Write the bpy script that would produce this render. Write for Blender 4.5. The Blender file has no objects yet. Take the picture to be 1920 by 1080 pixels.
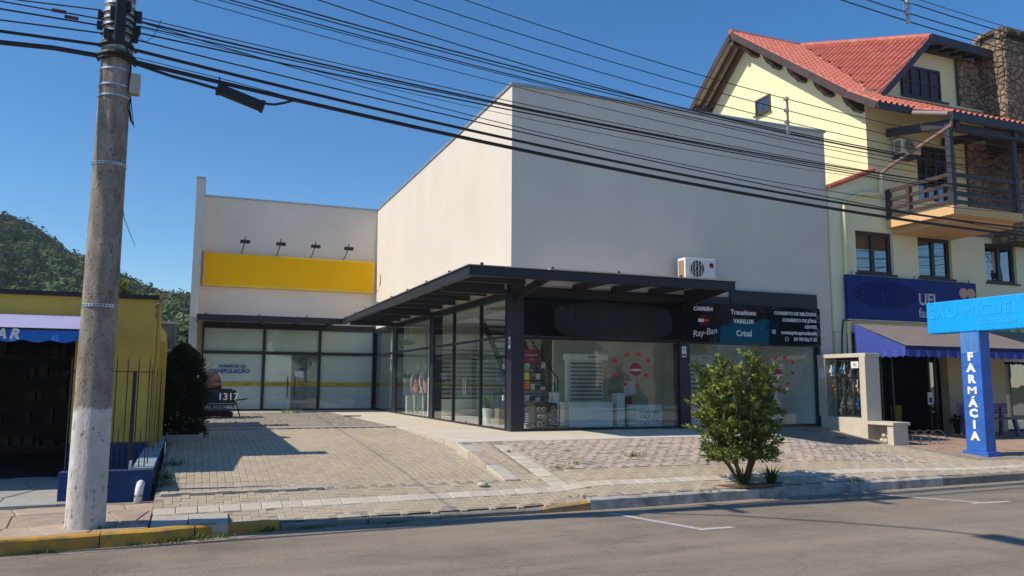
import bpy, bmesh, math, random
import numpy as np
from mathutils import Vector, Matrix
random.seed(7); np.random.seed(7)
R=math.radians
sc=bpy.context.scene
# ------------------------------------------------------------------ camera
def cam_axes(yaw,pitch,roll):
    cy,sy,cp,sp=math.cos(yaw),math.sin(yaw),math.cos(pitch),math.sin(pitch)
    f=Vector((sy*cp,cy*cp,sp)); r=Vector((cy,-sy,0)); u=r.cross(f)
    c,s=math.cos(roll),math.sin(roll)
    return r*c+u*s, u*c-r*s, f
cr,cu,cf=cam_axes(R(21.656),R(6.8756),R(0.327))
cd=bpy.data.cameras.new('camera'); cam=bpy.data.objects.new('camera',cd); sc.collection.objects.link(cam)
cam.matrix_world=Matrix(((cr.x,cu.x,-cf.x,0),(cr.y,cu.y,-cf.y,0),(cr.z,cu.z,-cf.z,1.05),(0,0,0,1)))
cd.sensor_width=36; cd.lens=36*1478.09/1920; cd.clip_start=.1; cd.clip_end=6000
sc.camera=cam
# ------------------------------------------------------------------ light
SUN_EL=43.0; SUN_AZ=-2.5            # light travels towards +X, a touch towards -Y
w=bpy.data.worlds.new('World'); sc.world=w; w.use_nodes=True
nt=w.node_tree; nt.nodes.clear()
sky=nt.nodes.new('ShaderNodeTexSky'); sky.sky_type='NISHITA'; sky.sun_disc=False
sky.sun_elevation=R(SUN_EL); sky.sun_rotation=R(-87.5)
sky.air_density=1.0; sky.dust_density=0.1; sky.ozone_density=4.5; sky.altitude=50
bg=nt.nodes.new('ShaderNodeBackground'); bg.inputs[1].default_value=.106
wo=nt.nodes.new('ShaderNodeOutputWorld')
hsv=nt.nodes.new('ShaderNodeHueSaturation'); hsv.inputs['Saturation'].default_value=1.24; nt.links.new(sky.outputs[0],hsv.inputs['Color']); nt.links.new(hsv.outputs[0],bg.inputs[0]); nt.links.new(bg.outputs[0],wo.inputs[0])
sd=bpy.data.lights.new('sun','SUN'); sd.energy=3.55; sd.angle=R(.55); sd.color=(1,.895,.735)
so=bpy.data.objects.new('sun',sd); sc.collection.objects.link(so); so.location=(-20,8,25)
ld=Vector((math.cos(R(SUN_AZ))*math.cos(R(SUN_EL)),math.sin(R(SUN_AZ))*math.cos(R(SUN_EL)),-math.sin(R(SUN_EL))))
so.rotation_euler=ld.to_track_quat('-Z','Y').to_euler()
vs=sc.view_settings; vs.view_transform='Standard'; vs.look='None'; vs.gamma=1; vs.use_curve_mapping=False; vs.exposure=0.46
sc.cycles.max_bounces=7; sc.cycles.diffuse_bounces=4; sc.cycles.glossy_bounces=3; sc.cycles.transmission_bounces=4; sc.cycles.transparent_max_bounces=12; sc.cycles.caustics_reflective=False; sc.cycles.caustics_refractive=False
# ------------------------------------------------------------------ helpers
COL=sc.collection
ROOT={}
class MB:
    def __init__(s): s.v=[]; s.f=[]
    def add(s,vs,fs):
        n=len(s.v); s.v+= [tuple(p) for p in vs]; s.f+=[tuple(i+n for i in f) for f in fs]; return s
    def box(s,x0,x1,y0,y1,z0,z1):
        return s.add([(x0,y0,z0),(x1,y0,z0),(x1,y1,z0),(x0,y1,z0),(x0,y0,z1),(x1,y0,z1),(x1,y1,z1),(x0,y1,z1)],
            [(0,3,2,1),(4,5,6,7),(0,1,5,4),(1,2,6,5),(2,3,7,6),(3,0,4,7)])
    def bar(s,a,b,w,h,up=(0,0,1)):
        a=Vector(a);b=Vector(b);d=(b-a).normalized();u=Vector(up); r=d.cross(u)
        if r.length<1e-4: r=d.cross(Vector((0,1,0)))
        r.normalize(); u=r.cross(d)
        vs=[p+r*(i*w/2)+u*(j*h/2) for p in(a,b) for i,j in((-1,-1),(1,-1),(1,1),(-1,1))]
        return s.add(vs,[(0,3,2,1),(4,5,6,7),(0,1,5,4),(1,2,6,5),(2,3,7,6),(3,0,4,7)])
    def tube(s,pts,r,n=8,cap=True):
        pts=[Vector(p) for p in pts]; m=len(pts); rs=r if isinstance(r,(list,tuple)) else [r]*m
        ref=None; rings=[]
        for i,p in enumerate(pts):
            d=(pts[min(i+1,m-1)]-pts[max(i-1,0)]).normalized()
            if ref is None: ref=d.cross(Vector((0,0,1)) if abs(d.z)<.9 else Vector((1,0,0))).normalized()
            ref=(ref-d*ref.dot(d)).normalized(); b=d.cross(ref)
            rings.append([p+(ref*math.cos(2*math.pi*k/n)+b*math.sin(2*math.pi*k/n))*rs[i] for k in range(n)])
        vs=[v for g in rings for v in g]; fs=[]
        for i in range(m-1):
            for k in range(n): fs.append((i*n+k,i*n+(k+1)%n,(i+1)*n+(k+1)%n,(i+1)*n+k))
        if cap: fs+= [tuple(range(n-1,-1,-1)),tuple((m-1)*n+k for k in range(n))]
        return s.add(vs,fs)
    def lathe(s,prof,c=(0,0,0),n=16,sx=1,sy=1):
        vs=[(c[0]+r*sx*math.cos(2*math.pi*k/n),c[1]+r*sy*math.sin(2*math.pi*k/n),c[2]+z) for r,z in prof for k in range(n)]
        m=len(prof); fs=[(i*n+k,i*n+(k+1)%n,(i+1)*n+(k+1)%n,(i+1)*n+k) for i in range(m-1) for k in range(n)]
        fs+=[tuple(range(n-1,-1,-1)),tuple((m-1)*n+k for k in range(n))]
        return s.add(vs,fs)
    def prism(s,poly,a,b):
        """poly: list of 3-D points, extruded by vector from a to b offsets"""
        a=Vector(a);b=Vector(b);n=len(poly)
        vs=[Vector(p)+a for p in poly]+[Vector(p)+b for p in poly]
        fs=[tuple(range(n-1,-1,-1)),tuple(range(n,2*n))]+[(i,(i+1)%n,n+(i+1)%n,n+i) for i in range(n)]
        return s.add(vs,fs)
    def build(s,name,mat,parent=None,bevel=0,smooth=False,fix=False):
        me=bpy.data.meshes.new(name); off=ROOT.get(parent.name,Vector((0,0,0))) if parent else Vector((0,0,0))
        me.from_pydata([(p[0]-off[0],p[1]-off[1],p[2]-off[2]) for p in s.v],[],s.f)
        if fix:
            bm=bmesh.new(); bm.from_mesh(me); bmesh.ops.recalc_face_normals(bm,faces=bm.faces); bm.to_mesh(me); bm.free()
        me.materials.append(mat)
        if smooth:
            for p in me.polygons: p.use_smooth=True
        o=bpy.data.objects.new(name,me); COL.objects.link(o)
        if parent: o.parent=parent; ROOT[o.name]=off
        if bevel:
            b=o.modifiers.new('bevel','BEVEL'); b.width=bevel; b.segments=2; b.limit_method='ANGLE'; b.angle_limit=R(40)
        return o
def thing(name,label,cat,loc=(0,0,0),group=None):
    o=bpy.data.objects.new(name,None); COL.objects.link(o); o.location=loc; o.empty_display_size=.2
    ROOT[o.name]=Vector(loc); tag(o,label,cat,group); return o
def tag(o,label,cat,group=None):
    o['label']=label; o['category']=cat
    if group: o['group']=group
    return o
def struct(o): o['kind']='structure'; return o
def stuff(o): o['kind']='stuff'; return o
def bx(name,mat,parent,*d,bevel=0): return MB().box(*d).build(name,mat,parent,bevel=bevel)
def copy_tree(o,parent=None,loc=None,rotz=None,scale=None):
    c=o.copy(); COL.objects.link(c); c.parent=parent
    if loc is not None: c.location=loc; ROOT[c.name]=Vector(loc)
    if rotz is not None: c.rotation_euler=(0,0,rotz)
    if scale is not None: c.scale=(scale,)*3
    for ch in o.children: copy_tree(ch,c)
    return c
# ------------------------------------------------------------------ materials
def mk(name):
    m=bpy.data.materials.new(name); m.use_nodes=True; n=m.node_tree; p=n.nodes['Principled BSDF']; return m,n,p
def M(name,c,c2=None,scale=3,rough=.75,bump=0,bscale=60,metal=0,spec=.5,island=0,stretch=None,detail=5,trans=0,big=0,sub=0,streak=0):
    m,n,p=mk(name); N=n.nodes; L=n.links.new
    tc=N.new('ShaderNodeTexCoord'); co=tc.outputs['Object']
    if stretch:
        mp=N.new('ShaderNodeMapping'); mp.inputs['Scale'].default_value=stretch; L(co,mp.inputs[0]); co=mp.outputs[0]
    if c2 is None: c2=tuple(x*.82 for x in c)
    nz=N.new('ShaderNodeTexNoise'); nz.inputs['Scale'].default_value=scale; nz.inputs['Detail'].default_value=detail; nz.inputs['Roughness'].default_value=.62; L(co,nz.inputs[0])
    rp=N.new('ShaderNodeValToRGB'); rp.color_ramp.elements[0].position=.35; rp.color_ramp.elements[1].position=.66
    rp.color_ramp.elements[0].color=(*c2,1); rp.color_ramp.elements[1].color=(*c,1); L(nz.outputs[0],rp.inputs[0])
    out=rp.outputs[0]
    if island:
        ge=N.new('ShaderNodeNewGeometry'); oi=N.new('ShaderNodeObjectInfo')
        ad=N.new('ShaderNodeMath'); ad.operation='ADD'; L(ge.outputs['Random Per Island'],ad.inputs[0]); L(oi.outputs['Random'],ad.inputs[1])
        fr=N.new('ShaderNodeMath'); fr.operation='FRACT'; L(ad.outputs[0],fr.inputs[0])
        mr=N.new('ShaderNodeMapRange'); mr.inputs[3].default_value=1-island; mr.inputs[4].default_value=1+island*.7; L(fr.outputs[0],mr.inputs[0])
        hs=N.new('ShaderNodeHueSaturation'); L(out,hs.inputs['Color']); L(mr.outputs[0],hs.inputs['Value'])
        m2=N.new('ShaderNodeMapRange'); m2.inputs[3].default_value=.5-island*.06; m2.inputs[4].default_value=.5+island*.06
        f2=N.new('ShaderNodeMath'); f2.operation='MULTIPLY'; f2.inputs[1].default_value=7.13; L(fr.outputs[0],f2.inputs[0])
        f3=N.new('ShaderNodeMath'); f3.operation='FRACT'; L(f2.outputs[0],f3.inputs[0]); L(f3.outputs[0],m2.inputs[0]); L(m2.outputs[0],hs.inputs['Hue'])
        out=hs.outputs[0]
    if big:
        ge2=N.new('ShaderNodeNewGeometry'); b=N.new('ShaderNodeTexNoise'); b.inputs['Scale'].default_value=.55; b.inputs['Detail'].default_value=6; b.inputs['Roughness'].default_value=.7
        L(ge2.outputs['Position'],b.inputs[0])
        mr=N.new('ShaderNodeMapRange'); mr.inputs[1].default_value=.3; mr.inputs[2].default_value=.7; mr.inputs[3].default_value=1-big; mr.inputs[4].default_value=1+big*.4; L(b.outputs[0],mr.inputs[0])
        mx=N.new('ShaderNodeVectorMath'); mx.operation='SCALE'; L(out,mx.inputs[0]); L(mr.outputs[0],mx.inputs['Scale']); out=mx.outputs[0]
    if streak:
        g3=N.new('ShaderNodeNewGeometry'); mp3=N.new('ShaderNodeMapping'); mp3.inputs['Scale'].default_value=(1.5,1.5,.09); L(g3.outputs['Position'],mp3.inputs[0])
        s3=N.new('ShaderNodeTexNoise'); s3.inputs['Scale'].default_value=1.6; s3.inputs['Detail'].default_value=7; s3.inputs['Roughness'].default_value=.7; L(mp3.outputs[0],s3.inputs[0])
        r3=N.new('ShaderNodeMapRange'); r3.inputs[1].default_value=.32; r3.inputs[2].default_value=.56; r3.inputs[3].default_value=1-streak; r3.inputs[4].default_value=1.0; L(s3.outputs[0],r3.inputs[0])
        x3=N.new('ShaderNodeVectorMath'); x3.operation='SCALE'; L(out,x3.inputs[0]); L(r3.outputs[0],x3.inputs['Scale']); out=x3.outputs[0]
    L(out,p.inputs['Base Color'])
    p.inputs['Roughness'].default_value=rough; p.inputs['Metallic'].default_value=metal; p.inputs['Specular IOR Level'].default_value=spec
    if bump:
        bn=N.new('ShaderNodeTexNoise'); bn.inputs['Scale'].default_value=bscale; bn.inputs['Detail'].default_value=4; L(tc.outputs['Object'],bn.inputs[0])
        bp=N.new('ShaderNodeBump'); bp.inputs['Strength'].default_value=min(1,bump); bp.inputs['Distance'].default_value=.02*bump; L(bn.outputs[0],bp.inputs['Height']); L(bp.outputs[0],p.inputs['Normal'])
    if trans:
        tr=N.new('ShaderNodeBsdfTranslucent'); L(out,tr.inputs[0]); mi=N.new('ShaderNodeMixShader'); mi.inputs[0].default_value=trans
        L(p.outputs[0],mi.inputs[1]); L(tr.outputs[0],mi.inputs[2]); L(mi.outputs[0],N['Material Output'].inputs[0])
    return m
def glass(name,tint,ior=1.5,rough=0.0,boost=0.0):
    m,n,p=mk(name); N=n.nodes; L=n.links.new; N.remove(p)
    t=N.new('ShaderNodeBsdfTransparent'); t.inputs[0].default_value=(*tint,1)
    g=N.new('ShaderNodeBsdfGlossy'); g.inputs['Roughness'].default_value=rough
    ge=N.new('ShaderNodeNewGeometry'); dt=N.new('ShaderNodeVectorMath'); dt.operation='DOT_PRODUCT'; L(ge.outputs['Incoming'],dt.inputs[0]); L(ge.outputs['Normal'],dt.inputs[1])
    def mth(op,x,y):
        q=N.new('ShaderNodeMath'); q.operation=op
        for i_,v_ in enumerate((x,y)):
            if v_ is None: continue
            if isinstance(v_,(int,float)): q.inputs[i_].default_value=v_
            else: L(v_,q.inputs[i_])
        return q.outputs[0]
    fac=mth('POWER',mth('SUBTRACT',1.0,mth('ABSOLUTE',dt.outputs['Value'],None)),5.0)
    a=N.new('ShaderNodeMath'); a.operation='MULTIPLY_ADD'; a.inputs[1].default_value=.95-boost; a.inputs[2].default_value=.045+boost; L(fac,a.inputs[0])
    nz=N.new('ShaderNodeTexNoise'); nz.inputs['Scale'].default_value=1.1; tc=N.new('ShaderNodeTexCoord'); L(tc.outputs['Object'],nz.inputs[0])
    bp=N.new('ShaderNodeBump'); bp.inputs['Strength'].default_value=.06; bp.inputs['Distance'].default_value=.05; L(nz.outputs[0],bp.inputs['Height']); L(bp.outputs[0],g.inputs['Normal'])
    mi=N.new('ShaderNodeMixShader'); L(a.outputs[0],mi.inputs[0]); L(t.outputs[0],mi.inputs[1]); L(g.outputs[0],mi.inputs[2]); L(mi.outputs[0],N['Material Output'].inputs[0])
    return m
m_wall=M('warm_white_paint',(.695,.635,.555),(.68,.62,.542),scale=.9,rough=.85,bump=.14,bscale=90,stretch=(1,1,.12),spec=.25,big=.07,streak=.018)
m_wall2=M('beige_paint',(.79,.695,.60),(.77,.677,.583),scale=.9,rough=.85,bump=.14,bscale=90,stretch=(1,1,.12),spec=.25,big=.07,streak=.018)
m_metalcap=M('galvanised_flashing',(.5,.52,.55),scale=4,rough=.45,metal=.7)
m_steel=M('dark_navy_steel',(.022,.024,.036),(.016,.017,.026),scale=5,rough=.42,spec=.5)
m_steelfl=M('dark_panel',(.014,.015,.024),scale=3,rough=.5)
m_white=M('white_paint',(.78,.78,.76),(.70,.70,.68),scale=4,rough=.6)
m_iwall=M('interior_white',(.86,.86,.83),scale=2,rough=.8)
m_ifloor=M('interior_floor',(.74,.73,.70),(.66,.65,.62),scale=1.5,rough=.25)
m_glass=glass('shop_glass',(.945,.985,.968))
m_glassw=glass('window_glass',(.45,.5,.52),boost=.22)
m_glassx=glass('display_glass',(.93,.96,.95))
m_poly=M('polycarbonate_sheet',(.55,.57,.56),scale=2,rough=.3,trans=.45)
m_concrete=M('concrete',(.56,.51,.44),(.45,.41,.35),scale=5,rough=.9,bump=.25,bscale=80,big=.12)
m_paver=M('concrete_paver',(.505,.425,.318),(.43,.36,.268),scale=14,rough=.92,bump=.35,bscale=220,island=.075,big=.18)
m_paverpink=M('grass_paver',(.545,.46,.375),(.47,.395,.32),scale=14,rough=.92,bump=.35,bscale=200,island=.13,big=.14)
m_cobble=M('cobble',(.42,.365,.305),(.30,.26,.21),scale=12,rough=.95,bump=.5,bscale=120,island=.22,big=.2)
m_joint=M('joint_sand',(.34,.30,.245),(.22,.195,.155),scale=8,rough=1,bump=.5,bscale=150)
m_soil=M('soil',(.20,.14,.10),(.11,.08,.055),scale=9,rough=1,bump=.8,bscale=90)
m_tile=M('tactile_tile',(.62,.555,.46),(.53,.475,.39),scale=9,rough=.9,bump=.2,bscale=150,island=.1,big=.12)
m_flag=M('flagstone',(.50,.385,.30),(.40,.31,.24),scale=5,rough=.9,bump=.3,bscale=70,island=.14,big=.1)
m_flaggrey=M('grey_flagstone',(.42,.41,.38),(.34,.33,.31),scale=5,rough=.9,bump=.3,bscale=70,island=.1)
m_flagred=M('red_flagstone',(.42,.29,.22),(.35,.24,.18),scale=5,rough=.9,bump=.3,bscale=70,island=.12)
def road_mat():
    m,n,p=mk('asphalt'); N=n.nodes; L=n.links.new
    tc=N.new('ShaderNodeTexCoord'); co=tc.outputs['Object']
    def noise(s,d=4,st=None,ro=.6):
        x=N.new('ShaderNodeTexNoise'); x.inputs['Scale'].default_value=s; x.inputs['Detail'].default_value=d; x.inputs['Roughness'].default_value=ro
        if st:
            mp=N.new('ShaderNodeMapping'); mp.inputs['Scale'].default_value=st; L(co,mp.inputs[0]); L(mp.outputs[0],x.inputs[0])
        else: L(co,x.inputs[0])
        return x.outputs[0]
    def mr(a,i0,i1,o0,o1):
        x=N.new('ShaderNodeMapRange'); L(a,x.inputs[0]); 
        for k,v in zip((1,2,3,4),(i0,i1,o0,o1)): x.inputs[k].default_value=v
        return x.outputs[0]
    def mul(a,b):
        x=N.new('ShaderNodeMath'); x.operation='MULTIPLY'; L(a,x.inputs[0]); L(b,x.inputs[1]); return x.outputs[0]
    vo=N.new('ShaderNodeTexVoronoi'); vo.feature='DISTANCE_TO_EDGE'; vo.inputs['Scale'].default_value=.42; vo.inputs['Randomness'].default_value=1
    wn=N.new('ShaderNodeTexNoise'); wn.inputs['Scale'].default_value=1.6; wn.inputs['Detail'].default_value=6; L(co,wn.inputs[0]); wa=N.new('ShaderNodeMix'); wa.data_type='VECTOR'; wa.inputs[0].default_value=.32; L(co,wa.inputs[4]); L(wn.outputs[1],wa.inputs[5]); L(wa.outputs[1],vo.inputs[0])
    crack=mr(vo.outputs['Distance'],.0,.005,.86,1.0); stain=mr(noise(.75,7,(1,1.6,1),.72),.40,.52,.80,1.0)
    f=mul(mul(crack,stain),mul(mul(mr(noise(.5,5,(.5,1.2,1)),.3,.7,.84,1.12),mr(noise(90,3),.35,.7,.66,1.35)),mul(mr(noise(1.2,4,(.12,2.2,1)),.35,.65,.86,1.06),mr(noise(260,2),.4,.75,.7,1.5))))
    cb=N.new('ShaderNodeRGB'); cb.outputs[0].default_value=(.318,.266,.21,1)
    sc_=N.new('ShaderNodeVectorMath'); sc_.operation='SCALE'; L(cb.outputs[0],sc_.inputs[0]); L(f,sc_.inputs['Scale'])
    L(sc_.outputs[0],p.inputs['Base Color']); p.inputs['Roughness'].default_value=.88; p.inputs['Specular IOR Level'].default_value=.3
    bp=N.new('ShaderNodeBump'); bp.inputs['Strength'].default_value=.5; bp.inputs['Distance'].default_value=.006; L(noise(140,3),bp.inputs['Height']); L(bp.outputs[0],p.inputs['Normal'])
    return m
m_road=road_mat()
m_dust=M('gutter_dust',(.36,.29,.22),(.27,.215,.165),scale=6,rough=1,bump=.5,bscale=120)
m_line=M('road_paint',(.62,.61,.58),(.42,.40,.37),scale=9,rough=.8,bump=.2,bscale=120)
m_kyel=M('yellow_kerb_paint',(.62,.34,.035),(.36,.22,.07),scale=7,rough=.85,bump=.5,bscale=50,island=.08)
m_kyel2=M('worn_yellow_kerb',(.50,.30,.06),(.27,.21,.13),scale=5,rough=.9,bump=.6,bscale=45)
m_kwhite=M('white_kerb_paint',(.56,.53,.49),(.27,.25,.225),scale=5,rough=.9,bump=.6,bscale=45,island=.1)
m_kplain=M('bare_kerb',(.30,.27,.23),(.2,.18,.15),scale=6,rough=.95,bump=.6,bscale=45,island=.1)
# ------------------------------------------------------------------ ground levels
KX=[-14,-1.74,-.28,.86,2.82,5.24,7.9,11.4,14.4,30,60]; KY=[8.2,9.47,9.63,9.94,10.0,10.03,10.16,10.3,10.43,11.0,12.1]
yk=lambda x: float(np.interp(x,KX,KY))
ZR=-.71
gl=lambda y: float(np.interp(y,[9.4,11.5,14,20,40],[-.565,-.49,-.43,-.3,-.2]))
def gd(x,y):
    z=float(np.interp(y,[9.9,10.25,11.2,12,12.7,13.66,15,18.6,40],[-.635,-.595,-.42,-.32,-.26,-.17,-.09,0,0]))
    return z
def gr(x,y):
    k=yk(x); t=min(1,max(0,(x-5.0)/.6)); zk=-.625+(.07*t)
    A=float(np.interp(y,[k,13.66,16.3],[zk,-.004,-.004]))
    B=float(np.interp(y,[k,12.2,13.85,14.54,15.85],[-.555,-.43,-.306,-.2,-.004]))
    C=float(np.interp(y,[k,12.2,13.85,16.15],[-.555,-.43,-.31,-.245]))
    s=min(1,max(0,(x-11)/3)); s=s*s*(3-2*s); u=min(1,max(0,(x-14.8)/.9))
    return (A*(1-s)+B*s)*(1-u)+C*u
def grid(name,mat,x0,x1,y0f,y1,g,dz,nx,ny):
    mb=MB()
    for i in range(nx+1):
        x=x0+(x1-x0)*i/nx; ya=y0f(x)
        for j in range(ny+1):
            y=ya+(y1-ya)*j/ny; mb.v.append((x,y,g(x,y)+dz))
    for i in range(nx):
        for j in range(ny):
            a=i*(ny+1)+j; mb.f.append((a,a+ny+1,a+ny+2,a+1))
    return struct(mb.build(name,mat))
# far ground
mb=MB(); mb.add([(-1500,-1500,-1.3),(1500,-1500,-1.3),(1500,1500,-1.3),(-1500,1500,-1.3)],[(0,1,2,3)])
struct(mb.build('ground',M('far_ground',(.16,.15,.09),(.09,.1,.05),scale=.08,rough=1)))
# road
mb=MB(); xs=np.linspace(-60,70,131)
for x in xs:
    for y,z in ((yk(x)+.06,ZR),(5.2,ZR+.05),(.9,ZR)): mb.v.append((x,y,z))
for i in range(len(xs)-1):
    for j in range(2): a=i*3+j; mb.f.append((a,a+1,a+4,a+3))
struct(mb.build('road',m_road))
roadz=lambda x,y: float(np.interp(y,[.9,5.2,yk(x)],[ZR,ZR+.05,ZR]))
# opposite pavement where the photographer stands, extended and paled to bounce light onto facades
mb=MB().box(-60,70,-34,.9,-1.2,ZR+.14); struct(mb.build('opposite_pavement',M('bounce_pavement',(.62,.56,.47),(.54,.48,.4),scale=1,rough=.9),bevel=.02))
# gutter dust strip with a ragged edge
mb=MB(); n=260; rng=random.Random(3)
for i in range(n+1):
    x=-14+44*i/n; wv=.20+.06*math.sin(x*1.7)+.05*math.sin(x*5.1)+rng.uniform(-.02,.02); wv=wv if x<4.5 else wv*.75
    if .2<x<5: wv=max(.1,wv*.8)
    y=yk(x)+.05; mb.v+= [(x,y,ZR+.012),(x,y-wv-.05,roadz(x,y-wv-.05)+.004)]
for i in range(n): mb.f.append((2*i,2*i+1,2*i+3,2*i+2))
struct(mb.build('gutter',m_dust,))
# paint marks
def mark(name,pts,wd):
    mb=MB()
    for a,b in zip(pts[:-1],pts[1:]):
        a=Vector(a);b=Vector(b);d=(b-a);L_=d.length;d.normalize();q=Vector((-d.y,d.x))*wd/2
        nseg=10
        for k in range(nseg):
            p=a+d*(L_*k/nseg);e=a+d*(L_*(k+1)/nseg+.001)
            mb.add([(v.x,v.y,roadz(v.x,v.y)+.0045) for v in (p-q,e-q,e+q,p+q)],[(0,1,2,3)])
    return mb.build(name,m_line)
struct(mark('road_marking',[(5.33,9.78),(5.74,8.30)],.10)); struct(mark('road_marking',[(5.70,8.25),(6.20,8.235)],.10))
struct(mark('road_marking',[(10.33,9.92),(11.02,8.70)],.10)); struct(mark('road_marking',[(10.82,8.66),(11.55,8.60)],.10))
# bases
grid('left_pavement_bed',m_joint,-14,-.42,lambda x:yk(x)+.14,14.2,lambda x,y:gl(y),-.010,60,20)
grid('driveway_bed',m_joint,-.42,4.45,lambda x:yk(x)+.14,28.6,gd,-.006,24,70)
grid('sidewalk_bed',m_joint,4.45,34,lambda x:yk(x)+.14,16.3,gr,-.006,120,30)
# concrete walkway (L shaped slab)
mb=MB()
P=[(4.45,13.66),(11.6,13.66),(11.6,16.25),(6.45,16.25),(6.45,30.8),(4.45,30.8)]
mb.prism([(x,y,0) for x,y in P],(0,0,-.35),(0,0,0))
wk=struct(mb.build('walkway',M('walkway_concrete',(.70,.63,.53),(.63,.565,.475),scale=2.2,rough=.88,bump=.12,bscale=120,big=.1),bevel=.012,fix=True))
mb=MB().box(-.05,4.45,28.6,30.8,-.3,.002); struct(mb.build('rear_walkway',m_concrete,bevel=.01))
# edge blocks of the walkway along the driveway, then the dipping kerb
for k in range(18):
    y0=13.68+k*.92
    if y0>29.5: break
    bx('edge_block',m_concrete,wk,4.425,4.449,y0+.006,y0+.91,-.3,-.003)
for k,(ya,yb) in enumerate(((12.95,13.64),(12.1,12.93),(11.25,12.08))):
    mb=MB(); za,zb=gr(4.5,ya)+.03,gr(4.5,yb)+.03
    if k==0: za,zb=-.11,-.02
    vs=[(4.36,ya,-.7),(4.62,ya,-.7),(4.62,yb,-.7),(4.36,yb,-.7),(4.36,ya,za),(4.62,ya,za),(4.62,yb,zb),(4.36,yb,zb)]
    mb.add(vs,[(0,3,2,1),(4,5,6,7),(0,1,5,4),(1,2,6,5),(2,3,7,6),(3,0,4,7)])
    mb.build('edge_kerb',M('edge_kerb_stone',(.5,.40,.31),(.36,.3,.24),scale=7,rough=.95,bump=.5,bscale=60) if k==1 else m_concrete,wk,bevel=.018)
# ------------------------------------------------------------------ piece laying
def slab_mesh(name,w,l,mat,t=.05,ch=.005,j=.0018):
    a,b=w/2-j,l/2-j; mb=MB()
    V=[]
    for (s,z) in ((0,-t),(0,-ch),(ch,0)):
        V+=[(-a+s,-b+s,z),(a-s,-b+s,z),(a-s,b-s,z),(-a+s,b-s,z)]
    F=[(8,9,10,11)]
    for k in range(4):
        q=(k+1)%4; F+=[(k,q,4+q,4+k),(4+k,4+q,8+q,8+k)]
    me=bpy.data.meshes.new(name); me.from_pydata(V,[],F); me.materials.append(mat); return me
def ring_mesh(name,w,l,hw,hl,mat,t=.05):
    j=.003; o=[(-w/2+j,-l/2+j),(w/2-j,-l/2+j),(w/2-j,l/2-j),(-w/2+j,l/2-j)]; i=[(-hw/2,-hl/2),(hw/2,-hl/2),(hw/2,hl/2),(-hw/2,hl/2)]
    V=[(x,y,z) for P_,z in ((o,-t),(o,0),(i,0),(i,-t)) for x,y in P_]; F=[]
    for r in range(3):
        for k in range(4):
            q=(k+1)%4; F.append((r*4+k,r*4+q,r*4+4+q,r*4+4+k))
    me=bpy.data.meshes.new(name); me.from_pydata(V,[],F); me.materials.append(mat); return me
def frame(x,y,g,rz,jit=.0025,tilt=.006):
    e=.05; z=g(x,y)+random.uniform(-jit,jit)
    dx=(g(x+e,y)-g(x-e,y))/(2*e)+random.uniform(-tilt,tilt); dy=(g(x,y+e)-g(x,y-e))/(2*e)+random.uniform(-tilt,tilt)
    n=Vector((-dx,-dy,1)).normalized(); a=Vector((math.cos(rz),math.sin(rz),0)); a=(a-n*a.dot(n)).normalized(); b=n.cross(a)
    return Matrix(((a.x,b.x,n.x,x),(a.y,b.y,n.y,y),(a.z,b.z,n.z,z),(0,0,0,1)))
def lay(name,restname,mat,parent,items,g,limit=290,jit=.0025,tilt=.006):
    """items: (x,y,rot,mesh). nearest ones become objects, the rest one joined part"""
    items=sorted(items,key=lambda t:t[0]**2*.6+t[1]**2)
    near,rest=items[:limit],items[limit:]
    for x,y,rz,me in near:
        o=bpy.data.objects.new(name,me); o.matrix_world=frame(x,y,g,rz,jit,tilt); COL.objects.link(o); o.parent=parent
    if rest:
        VV=[];FF=[];n=0
        cache={}
        for x,y,rz,me in rest:
            if me.name not in cache:
                cache[me.name]=(np.array([v.co[:] for v in me.vertices]),np.array([p.vertices[:] for p in me.polygons]))
            V,F=cache[me.name]; m=np.array(frame(x,y,g,rz,jit,tilt)); VV.append(V@m[:3,:3].T+m[:3,3]); FF.append(F+n); n+=len(V)
        VV=np.concatenate(VV);FF=np.concatenate(FF)
        me=bpy.data.meshes.new(restname); me.from_pydata(VV.tolist(),[],FF.tolist()); me.materials.append(mat)
        o=bpy.data.objects.new(restname,me); COL.objects.link(o); o.parent=parent; stuff(o)
DR=struct(bpy.data.objects['driveway_bed']); SW=bpy.data.objects['sidewalk_bed']; LP=bpy.data.objects['left_pavement_bed']
DR.name='driveway'; SW.name='sidewalk'; LP.name='pavement'
me_p=slab_mesh('paver',.10,.20,m_paver)
it=[]
band=lambda x: 10.66+.022*x
for i in range(47):
    x=-.36+.05+i*.1015
    for j in range(-1,40):
        y=11.28+.1+j*.2015+(.1 if i%2 else 0)
        if 11.34<y<18.45 and x<4.38: it.append((x,y,0,me_p))
it_drive=it
# cobbles behind the cross beam
me_c=slab_mesh('cobble',.13,.11,m_cobble,ch=.02,j=.007); it=[]
for i in range(39):
    for j in range(83):
        x=-.3+.065+i*.125; y=18.75+j*.118+(.055 if i%2 else 0)
        if y<28.5 and x<4.4: it.append((x+random.uniform(-.01,.01),y+random.uniform(-.01,.01),random.uniform(-.08,.08),me_c))
lay('cobble','cobbles',m_cobble,DR,it,gd,limit=0,jit=.012,tilt=.05)
bx('cross_beam',m_concrete,DR,-.3,4.44,18.52,18.68,-.2,.035,bevel=.015)
mb=MB()
for k in range(12):
    xa=-.35+k*.17; ya=11.245+.012*math.sin(k*1.3)
    mb.box(xa,xa+.172,ya,ya+.085,-.6,gd(xa,11.3)+.022+.006*math.sin(k*2))
mb.build('step_edge',m_concrete,DR)
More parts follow.
